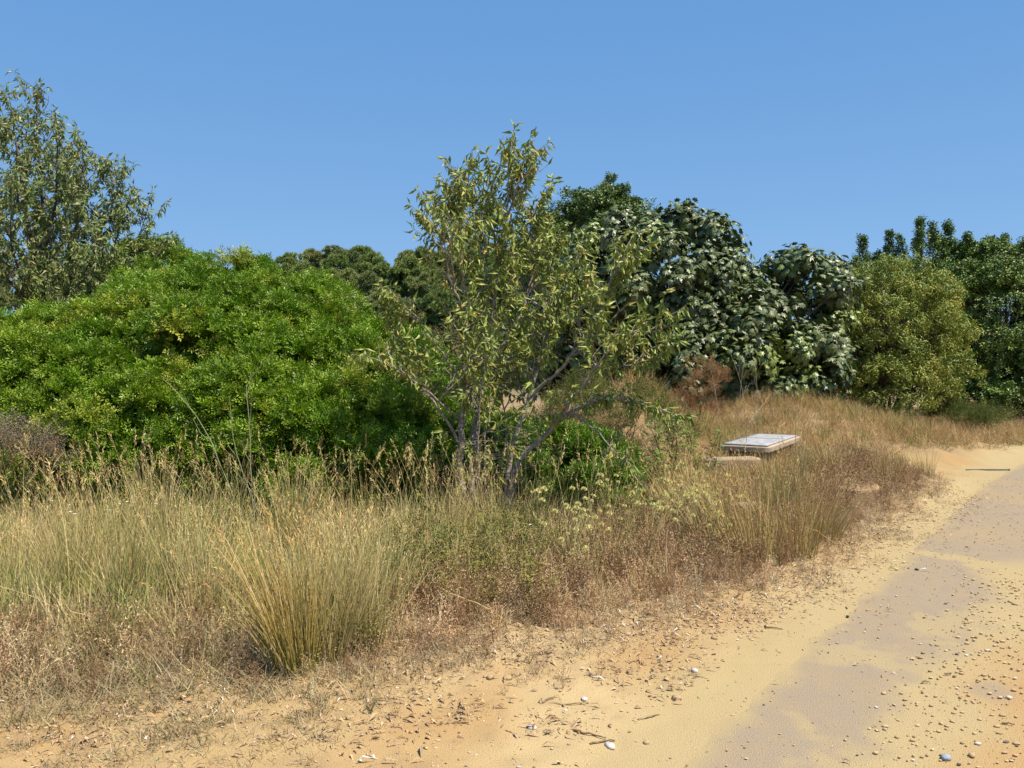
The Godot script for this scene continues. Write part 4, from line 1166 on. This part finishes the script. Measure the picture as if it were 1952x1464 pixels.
		var pale := Color(0.24, 0.26, 0.14) if foot.z > -12.0 else Color(0.34, 0.29, 0.22)
		mb.tube(pts, rads, 5, pale, vary(pale * 1.1, 0.1))
		part("stem", mb.mesh(M.herb), t)
		for f in q[2]:
			var at := along_line(pts, f)
			var an := rf(0, TAU)
			var d: Vector3 = (at[1] + Vector3(cos(an), 0.2, 0.4 * sin(an)) * 0.8).normalized()
			var ln := rf(0.15, 0.32)
			var tw := MB.new()
			tw.tube([at[0], at[0] + d * ln * 0.5, at[0] + (d + Vector3.UP * 0.3).normalized() * ln], [0.003, 0.0025, 0.0015], 4, pale, pale)
			for k in 4:
				tw.leaf2(at[0] + d * ln * rf(0.8, 1.0), d + rdir() * 0.7, rdir(), 0.05, 0.004, 0.1, pale)
			part("side_branch", tw.mesh(M.herb), t)
	# --- saplings with round leaflets
	rng.seed = 380
	for q in [[Vector3(2.105, 0.222, -10.600), 1.05, "leafy carob sapling left of the concrete chamber"], [Vector3(2.694, 0.325, -11.200), 0.8, "smaller carob sapling right beside the concrete chamber"], [Vector3(1.702, 0.283, -10.400), 0.6, "short carob seedling nearest the young almond"]]:
		var foot := stand(q[0].x, q[0].z)
		var t := thing("carob_sapling", foot, q[2], "sapling")
		var mb := MB.new()
		var lf := MB.new()
		for k in 5:
			var an := rf(0, TAU)
			var top := Vector3(cos(an) * 0.28, q[1] * rf(0.7, 1.0), sin(an) * 0.25)
			var pts := wander([Vector3.DOWN * 0.03, top * 0.5 + rdir() * 0.05, top], 4, 0.008)
			mb.tube(pts, range(pts.size()).map(func(w): return lerpf(0.009, 0.003, float(w) / (pts.size() - 1))), 5, Color(0.16, 0.13, 0.09), Color(0.14, 0.13, 0.07))
			for w in 16:
				var at := along_line(pts, 0.15 + 0.053 * w)
				var a2 := w * 2.4 + rf(-0.3, 0.3)
				var d := Vector3(cos(a2), 0.35, sin(a2)).normalized()
				var sd := d.cross(Vector3.UP).normalized()
				var col := vary(Color(0.11, 0.19, 0.028), 0.3)
				for v in 4:
					for sg in [-1.0, 1.0]:
						lf.leaf(at[0] + d * (0.03 + 0.032 * v), sd * sg + d * 0.35 + rdir() * 0.2, Vector3.UP + rdir() * 0.3, 0.055, 0.045, 0.3, 0.1, col, col)
		part("trunk", mb.mesh(M.bark), t)
		part("foliage", lf.mesh(M.carob_leaf), t)
	# --- feathery shrub and rusty dock by the mound
	rng.seed = 390
	var feather := [twiggy_mesh(391, 0.5, true, M.herb)]
	var olive := {"a": Color(0.1, 0.12, 0.03), "b": Color(0.17, 0.165, 0.045), "c": Color(0.2, 0.2, 0.05), "rare": 0.1, "size": 0.55, "low": -0.3, "rough": 0.3}
	leafy("feathery_shrub", "olive feathery shrub on the side of the pale mound", "shrub", stand(1.7, -12.6), [[Vector3(1.620, 0.836, -12.400), Vector3(0.772, 0.447, 0.600)], [Vector3(2.081, 0.626, -12.000), Vector3(0.472, 0.393, 0.500)], [Vector3(1.274, 0.906, -12.600), Vector3(0.578, 0.454, 0.600)]], feather, 60, 0.2, 6, {"stems": 3, "fan": 0.15, "fork": 0.2, "r": 0.012, "share": 0.2, "c": Color(0.2, 0.15, 0.1)}, olive)
	var rust := olive.duplicate()
	rust.a = Color(0.24, 0.12, 0.05)
	rust.b = Color(0.34, 0.2, 0.09)
	rust.c = rust.b
	leafy("dead_shrub", "rust-brown dead shrub in the shade at the foot of the fig tree", "shrub", stand(3.3, -14.6), [[Vector3(3.534, 1.219, -14.600), Vector3(0.268, 0.431, 0.300)], [Vector3(3.344, 0.836, -14.600), Vector3(0.383, 0.287, 0.350)]], [twiggy_mesh(392, 0.5, false, M.straw)], 26, 0.2, 7, {"stems": 3, "fan": 0.15, "fork": 0.3, "r": 0.012, "share": 0.2, "c": Color(0.2, 0.13, 0.08)}, rust)
	leafy("dead_shrub", "rust-brown dead bush at the foot of the yellowish almond", "shrub", stand(9.4, -17.4), [[Vector3(9.017, 0.107, -17.400), Vector3(0.456, 0.205, 0.350)], [Vector3(8.179, 0.091, -17.200), Vector3(0.564, 0.180, 0.400)]], [twiggy_mesh(393, 0.5, false, M.straw)], 22, 0.2, 8, {"stems": 3, "fan": 0.15, "fork": 0.15, "r": 0.012, "share": 0.2, "c": Color(0.2, 0.13, 0.08)}, rust)
	rust = rust.duplicate()
	rust.a = Color(0.2, 0.165, 0.12)
	rust.b = Color(0.3, 0.25, 0.18)
	leafy("dead_shrub", "grey tangle of dead twigs at the left foot of the big bush", "shrub", stand(-4.9, -8.0), [[Vector3(-4.975, 0.598, -8.000), Vector3(0.367, 0.315, 0.400)]], [twiggy_mesh(397, 0.5, false, M.straw)], 24, 0.2, 7, {"stems": 3, "fan": 0.15, "fork": 0.2, "r": 0.012, "share": 0.2, "c": Color(0.2, 0.16, 0.12)}, rust)
	var weed := olive.duplicate()
	weed.a = Color(0.07, 0.1, 0.02)
	weed.b = Color(0.13, 0.15, 0.035)
	leafy("roadside_weeds", "green weedy shrub right of the yellowish almond by the sandy pull-in", "shrub", stand(10.6, -18.6), [[Vector3(10.368, 0.331, -18.600), Vector3(0.610, 0.390, 0.600)], [Vector3(11.832, 0.114, -19.500), Vector3(0.895, 0.281, 0.600)]], feather, 60, 0.22, 6, {"stems": 3, "fan": 0.15, "fork": 0.2, "r": 0.012, "share": 0.2, "c": Color(0.2, 0.15, 0.1)}, weed)
	# --- low weeds standing alone on the bare sand
	rng.seed = 395
	for q in [[-0.68, -3.81, 0.42, 4, "small grey-green weed standing alone on the bare sand"], [-0.55, -3.74, 0.32, 5, "withered reddish weed just right of the grey-green one"], [0.10, -4.45, 0.55, 5, "dry upright weed in front of the dead herbs"], [0.26, -4.06, 0.4, 5, "sprawling dry weed near the middle of the sand"], [-0.04, -3.99, 0.28, 5, "tiny dry weed with two twigs on the sand"], [0.65, -4.62, 0.45, 5, "reddish dry weed at the edge of the rubble"], [-0.95, -3.76, 0.3, 5, "curled dry weed left of the grey-green one"], [-0.79, -3.59, 0.3, 5, "flat brown weed near the bottom of the sand"], [0.46, -4.19, 0.4, 5, "thin dry weed beside the pale stick"], [-1.33, -3.40, 0.4, 4, "greyish weed at the lower left of the sand"], [0.97, -4.70, 0.4, 5, "dry weed by the fallen twigs"]]:
		var t := thing("sand_weed", stand(q[0], q[1]), q[4], "weed", "single weeds on the sand")
		t.scale = Vector3.ONE * q[2]
		t.rotation.y = rf(0, TAU)
		var o := part("stems", dead_weed if q[3] == 5 else live_weed, t)
		o.material_override = M["herb_tone_%d" % q[3]]

var dead_weed: ArrayMesh
var live_weed: ArrayMesh

# ------------------------------------------------------------------ stones, twigs, litter
func stone_mesh(seed_: int, sub: int, flat: float, m: Material) -> ArrayMesh:
	rng.seed = seed_
	var sm := SphereMesh.new()
	sm.radius = 0.5
	sm.height = 1.0
	sm.radial_segments = sub
	sm.rings = sub / 2
	var arr := sm.get_mesh_arrays()
	var mb := MB.new()
	mb.v = arr[Mesh.ARRAY_VERTEX]
	mb.ix = arr[Mesh.ARRAY_INDEX]
	for k in mb.v.size():
		var p := mb.v[k]
		var e := 1.0 + nf.get_noise_3d(p.x * 22.0 + seed_ * 13.0, p.y * 22.0, p.z * 22.0) * 0.5
		p = Vector3(p.x * e, clampf(p.y * e, -0.36, 0.36) * flat, p.z * e * 0.8)
		mb.v[k] = p
		mb.n.append((p * Vector3(1, 1.0 / (flat * flat), 1.4)).normalized())
		mb.c.append(Color(1, 1, 1))
	return mb.mesh(m)

func make_litter() -> void:
	var pebble := [stone_mesh(1, 7, 0.8, M.pebble), stone_mesh(2, 7, 0.65, M.pebble)]
	var s := [Scatter.new(), Scatter.new()]
	rng.seed = 400
	for k in 90000:
		var a := rf(-3.2, 1.8)
		var t := rf(-1.6, 11.0)
		var x := 0.70 + 0.80 * a + 0.597 * t
		var z := -3.29 + 0.597 * a - 0.80 * t
		if z > -2.7 or belt(a, t) > 0.4:
			continue
		var rubble := smooth(0.55, 0.1, absf(a - edge(t) - 0.25)) * smooth(0.6, 1.4, t)
		var gravel := smooth(0.35, 0.8, a) * smooth(5.0, 3.6, t)
		var keep := maxf(maxf(rubble * 0.9, gravel * 0.7), 0.16 if a > -0.35 else 0.45)
		if rf(0, 1) > keep:
			continue
		var size := rf(0.0, 1.0) ** 4.5 * (0.022 if rubble > 0.3 or gravel > 0.3 else 0.014) + 0.003
		var tone := Color(0.44, 0.31, 0.16).lerp(Color(0.52, 0.4, 0.24), rf(0, 1)).lerp(Color(0.3, 0.2, 0.11), rf(0.0, 0.8))
		if rf(0, 1) < 0.04:
			tone = Color(0.46, 0.44, 0.41)
		if rf(0, 1) < 0.03:
			tone = Color(0.12, 0.1, 0.09)
		var p := Vector3(x, 0.0 if a > 0.02 else land(x, z), z)
		p.y += size * 0.12
		s[k % 2].put(Transform3D(Basis(Vector3.UP, rf(0, TAU)).scaled(Vector3(size * rf(0.8, 1.7), size * rf(0.6, 1.1), size)), p), vary(tone, 0.15))
	for k in 2:
		tag(spread("gravel", pebble[k], s[k], self), ["loose gravel scattered over the sand and the road edge", "flat gravel grains strewn along the rubble line"][k], "gravel")
	# flakes of bark, dry leaves and chips
	var flakes := []
	for v in 2:
		rng.seed = 410 + v
		var mb := MB.new()
		mb.leaf(Vector3.ZERO, Vector3(0, 0.12, 1), Vector3.UP, 1.0, 0.45 if v == 0 else 0.16, 0.9, 0.25, Color(0.9, 0.9, 0.9), Color(1.1, 1.1, 1.1))
		flakes.append(mb.mesh(M.straw))
	s = [Scatter.new(), Scatter.new()]
	rng.seed = 412
	for k in 110000:
		var a := rf(-3.6, 0.6)
		var t := rf(-1.8, 10.0)
		var x := 0.70 + 0.80 * a + 0.597 * t
		var z := -3.29 + 0.597 * a - 0.80 * t
		var b := belt(a, t)
		if z > -2.7 or b > 0.9:
			continue
		var keep := smooth(-1.2, 0.1, b + nz.get_noise_2d(x * 5.0 + 9.0, z * 5.0) * 1.3) * 0.85 + 0.04
		if a > -0.3:
			keep *= 0.12
		if rf(0, 1) > keep:
			continue
		var size := 0.008 + 0.036 * rf(0.0, 1.0) ** 2.5
		var tone := Color(0.5, 0.37, 0.21).lerp(Color(0.26, 0.16, 0.09), rf(0, 1))
		if rf(0, 1) < 0.05:
			tone = Color(0.56, 0.52, 0.45)
		var bs := Basis(Vector3.UP, rf(0, TAU)) * Basis(Vector3(1, 0, 0), rf(-0.3, 0.3)) * Basis(Vector3(0, 0, 1), rf(-0.5, 0.5))
		s[k % 2].put(Transform3D(bs.scaled(Vector3.ONE * size * (1.0 if k % 2 == 0 else 2.0)), Vector3(x, (0.0 if a > 0.02 else land(x, z)) + 0.004, z)), vary(tone, 0.2))
	for k in 2:
		tag(spread("leaf_litter", flakes[k], s[k], self), ["curled dry leaves and bark chips on the sandy verge", "thin straw bits and bark slivers on the sandy verge"][k], "litter")
	# larger stones
	var rocks := [stone_mesh(11, 10, 0.7, M.stone), stone_mesh(12, 10, 0.6, M.stone), stone_mesh(13, 10, 0.85, M.stone)]
	rng.seed = 420
	var list := [[0.99, -4.30, 0.045, "bluish white stone on the sand beside the tyre-track edge", 1], [0.43, -3.47, 0.06, "pale grey stone among twigs at the bottom of the sand", 1], [2.48, -3.96, 0.03, "rounded white pebble on the grey asphalt patch at right", 1], [1.83, -3.34, 0.05, "flat bluish chip of stone at the bottom right of the road", 2],
		[3.30, -6.49, 0.035, "small black stone alone on the asphalt edge", 3], [2.22, -5.26, 0.028, "second black stone nearer on the dusty asphalt", 3], [0.09, -3.64, 0.05, "white splinter of stone lying on the sand", 1], [0.36, -3.95, 0.04, "white stone at the end of the pale stick", 1]]
	for k in 70:
		var a := rf(-1.0, 1.2)
		var t := rf(-0.6, 8.5)
		if rf(0, 1) < 0.6:
			a = edge(t) + rf(0.02, 0.45)
		if a > 0.0 and (a < 0.6 or t > 4.0):
			continue
		var p := Vector3(0.70 + 0.80 * a + 0.597 * t, 0, -3.29 + 0.597 * a - 0.80 * t)
		list.append([p.x, p.z, rf(0.022, 0.05), "tan stone in the gravel on the right side of the road" if a > 0.0 else "tan stone in the rubble line between grass and road", 0])
	var tones := [Color(0.5, 0.37, 0.22), Color(0.62, 0.6, 0.57), Color(0.36, 0.4, 0.48), Color(0.06, 0.055, 0.05)]
	for k in list.size():
		var q: Array = list[k]
		var p := stand(q[0], q[1])
		if across(p.x, p.z) > 0.02:
			p.y = -0.002
		var o := part("stone", rocks[k % 3], self)
		o.position = p + Vector3.UP * q[2] * 0.14
		o.rotation.y = rf(0, TAU)
		o.scale = Vector3(q[2], q[2] * rf(0.6, 0.9), q[2] * rf(0.8, 1.1))
		o.material_override = M["stone_tone_%d" % q[4]]
		tag(o, q[3], "stone", "loose stones")
	# sticks
	rng.seed = 430
	for q in [[0.18, -3.92, 0.09, 0.8, "short dark stick lying slantwise on the sand"], [0.28, -3.90, 0.2, 0.05, "long pale straw stick next to the white stone"], [-0.25, -3.67, 0.1, 0.0, "short brown stick near the bottom of the sand"], [1.99, -5.78, 0.16, 0.9, "pale forked twig on the rubble by the verge"], [0.35, -3.57, 0.16, -0.5, "bent brown twig at the bottom of the sand"], [0.40, -3.50, 0.12, 0.3, "twig crossing the bent one"], [2.80, -6.49, 0.12, -0.3, "thin twig on the sandy shoulder of the road"], [2.34, -4.26, 0.04, 0.0, "little straight stick on the sandy right part of the road"], [2.16, -4.15, 0.035, 0.0, "tiny stick left of the other little stick on the road"], [2.29, -3.66, 0.05, -0.4, "dark twig at the right edge of the road"], [0.65, -3.76, 0.13, 0.5, "pale twig on the rubble near the asphalt edge"], [0.03, -4.26, 0.07, 0.9, "slanted chip of wood behind the small weeds"], [1.66, -5.03, 0.1, -0.3, "brown twig lying beside the dusty asphalt edge"]]:
		var p := stand(q[0], q[1])
		if across(p.x, p.z) > 0.02:
			p.y = 0.0
		var mb := MB.new()
		var pts := wander([Vector3(-q[2] * 0.5, 0, 0), Vector3(0, 0.004, rf(-0.1, 0.1) * q[2]), Vector3(q[2] * 0.5, 0.002, 0)], 3, 0.003)
		var c := vary(Color(0.3, 0.21, 0.13) if not "pale" in q[4] else Color(0.5, 0.4, 0.24), 0.15)
		mb.tube(pts, range(pts.size()).map(func(w): return 0.0055 - 0.0005 * w), 6, c, c)
		var o := part("stick", mb.mesh(M.bark), self)
		o.position = p + Vector3.UP * 0.005
		o.rotation.y = q[3]
		tag(o, q[4], "stick", "sticks on the ground")

# ------------------------------------------------------------------ concrete chamber, blocks, pipe
func slab(size: Vector3, bevel: float, col: Color, wear: float, m: Material) -> ArrayMesh:   # a box with worn, chamfered edges; its base at y 0
	var mb := MB.new()
	var h := size * 0.5
	var n := 8
	for face in 6:
		var ax := face / 2
		var sg := 1.0 if face % 2 == 0 else -1.0
		var u := (ax + 1) % 3
		var w := (ax + 2) % 3
		var first := mb.v.size()
		for j in n + 1:
			for i in n + 1:
				var p := Vector3.ZERO
				p[ax] = sg * h[ax]
				p[u] = (i * 2.0 / n - 1.0) * h[u]
				p[w] = (j * 2.0 / n - 1.0) * h[w]
				var inner := Vector3(clampf(p.x, -h.x + bevel, h.x - bevel), clampf(p.y, -h.y + bevel, h.y - bevel), clampf(p.z, -h.z + bevel, h.z - bevel))
				var d := p - inner
				var nn := d.normalized() if d.length() > 0.0 else Vector3.UP
				p = inner + nn * bevel
				p += nn * nf.get_noise_3d(p.x * 14.0, p.y * 14.0, p.z * 14.0) * wear
				mb.v.append(p + Vector3(0, h.y, 0))
				mb.n.append(nn)
				mb.c.append(col * (1.0 + 0.12 * nf.get_noise_3d(p.x * 5.0, p.y * 5.0, p.z * 5.0)))
		for j in n:
			for i in n:
				var k := first + j * (n + 1) + i
				mb.ix.append_array(PackedInt32Array([k, k + n + 1, k + 1, k + 1, k + n + 1, k + n + 2]))
	return mb.mesh(m)

func make_objects() -> void:
	# irrigation chamber: recessed walls, an overhanging concrete rim and a sheet-metal lid
	var foot := Vector3(4.1, 0.0, -13.1)
	var turn := -0.545
	var t := thing("concrete_chamber", foot, "low concrete chamber covered by a grey metal lid among the dry grass", "chamber")
	t.rotation.y = turn
	part("wall", slab(Vector3(0.56, 0.36, 1.95), 0.02, Color(0.36, 0.3, 0.23), 0.006, M.concrete), t)
	var rim := part("rim", slab(Vector3(0.78, 0.09, 2.25), 0.015, Color(0.52, 0.42, 0.31), 0.006, M.concrete), t)
	rim.position.y = 0.363
	var lid := part("lid", slab(Vector3(0.68, 0.02, 2.12), 0.006, Color(0.42, 0.43, 0.44), 0.0015, M.zinc), t)
	lid.position.y = 0.456
	var hinge := part("lid_seam", slab(Vector3(0.66, 0.006, 0.02), 0.002, Color(0.26, 0.26, 0.27), 0.0, M.zinc), lid)
	hinge.position = Vector3(0, 0.019, -0.12)
	var b := part("concrete_footing", slab(Vector3(0.85, 0.3, 0.3), 0.03, Color(0.46, 0.35, 0.25), 0.012, M.concrete), self)
	b.position = Vector3(3.22, 0.02, -11.8)
	b.rotation.y = 0.08
	tag(b, "rough concrete footing in front of the metal-lidded chamber", "concrete block")
	b = part("stone_block", slab(Vector3(0.55, 0.24, 0.4), 0.06, Color(0.46, 0.34, 0.2), 0.03, M.stone), self)
	b.position = Vector3(4.2, -0.04, -9.75)
	b.rotation.y = 0.55
	tag(b, "half-buried sandy stone block at the edge of the verge by the road", "stone block")
	b = part("stone_block", slab(Vector3(0.4, 0.22, 0.35), 0.07, Color(0.46, 0.35, 0.22), 0.03, M.stone), self)
	b.position = Vector3(2.55, -0.02, -8.5)
	b.rotation.y = 0.3
	tag(b, "sandy stone block showing between the stalks of the right-hand tussocks", "stone block")
	# the pipe at the road's edge
	var mb := MB.new()
	mb.tube([Vector3(-0.35, 0, 0), Vector3(-0.1, 0.003, 0.004), Vector3(0.35, 0, 0)], [0.011, 0.011, 0.011], 10, Color(0.1, 0.11, 0.12), Color(0.12, 0.13, 0.14))
	mb.tube([Vector3(0.335, 0, 0), Vector3(0.355, 0, 0)], [0.0135, 0.0135], 10, Color(0.06, 0.06, 0.07), Color(0.06, 0.06, 0.07))
	var o := part("plastic_pipe", mb.mesh(M.zinc), self)
	o.position = Vector3(7.6, 0.012, -12.75)
	o.rotation.y = 0.02
	tag(o, "thin dark grey pipe lying at the edge of the asphalt by the sandy pull-in", "pipe")

# ------------------------------------------------------------------
func _ready() -> void:
	var cam := Camera3D.new()
	cam.name = "camera"
	cam.position = Vector3(0, 1.65, 0)
	cam.rotation = Vector3(-atan(32.0 / 1525.0), 0, 0)
	cam.fov = rad_to_deg(2.0 * atan(732.0 / 1525.0))
	cam.near = 0.1
	cam.far = 900.0
	add_child(cam)
	cam.current = true
	var sky := ProceduralSkyMaterial.new()
	sky.sky_top_color = Color(0.284, 0.465, 0.668)
	sky.sky_horizon_color = Color(0.505, 0.645, 0.78)
	sky.sky_curve = 0.17
	sky.ground_bottom_color = Color(0.4, 0.36, 0.28)
	sky.ground_horizon_color = Color(0.56, 0.62, 0.66)
	sky.sun_angle_max = 1.0
	var env := Environment.new()
	env.background_mode = Environment.BG_SKY
	env.sky = Sky.new()
	env.sky.sky_material = sky
	env.tonemap_mode = Environment.TONE_MAPPER_LINEAR
	env.tonemap_exposure = 1.62
	env.sdfgi_enabled = true
	env.ssao_enabled = true
	env.ssil_enabled = true
	var we := WorldEnvironment.new()
	we.name = "world"
	we.environment = env
	add_child(we)
	var sun := DirectionalLight3D.new()
	sun.name = "sun"
	sun.light_energy = 1.6
	sun.light_color = Color(1.0, 0.955, 0.88)
	sun.light_angular_distance = 0.5
	sun.shadow_enabled = true
	add_child(sun)
	sun.look_at_from_position(Vector3(0.4, 0.88, 0.24) * 50.0, Vector3.ZERO)

	nz.seed = 5
	nz.frequency = 0.25
	nz.fractal_octaves = 3
	nf.seed = 9
	nf.frequency = 0.5
	nf.fractal_octaves = 4
	make_materials()
	var tones := [Color(0.18, 0.18, 0.055), Color(0.22, 0.2, 0.06), Color(0.145, 0.165, 0.05), Color(0.23, 0.165, 0.08), Color(0.13, 0.14, 0.075), Color(0.27, 0.16, 0.09)]
	for k in tones.size():
		plain("herb_tone_%d" % k, 0.7, 0.3, Color(0.3, 0.3, 0.12)).albedo_color = tones[k].linear_to_srgb()
	tones = [Color(0.5, 0.37, 0.22), Color(0.62, 0.6, 0.57), Color(0.36, 0.4, 0.48), Color(0.06, 0.055, 0.05)]
	for k in 4:
		var m: StandardMaterial3D = M.stone.duplicate()
		m.albedo_color = tones[k].linear_to_srgb()
		M["stone_tone_%d" % k] = m
	make_ground()
	make_trees()
	make_hill()
	make_objects()
	make_grass()
	dead_weed = twiggy_mesh(394, 0.34, false, M.straw)
	live_weed = twiggy_mesh(396, 0.3, true, M.herb)
	make_strays()
	make_plants()
	make_litter()
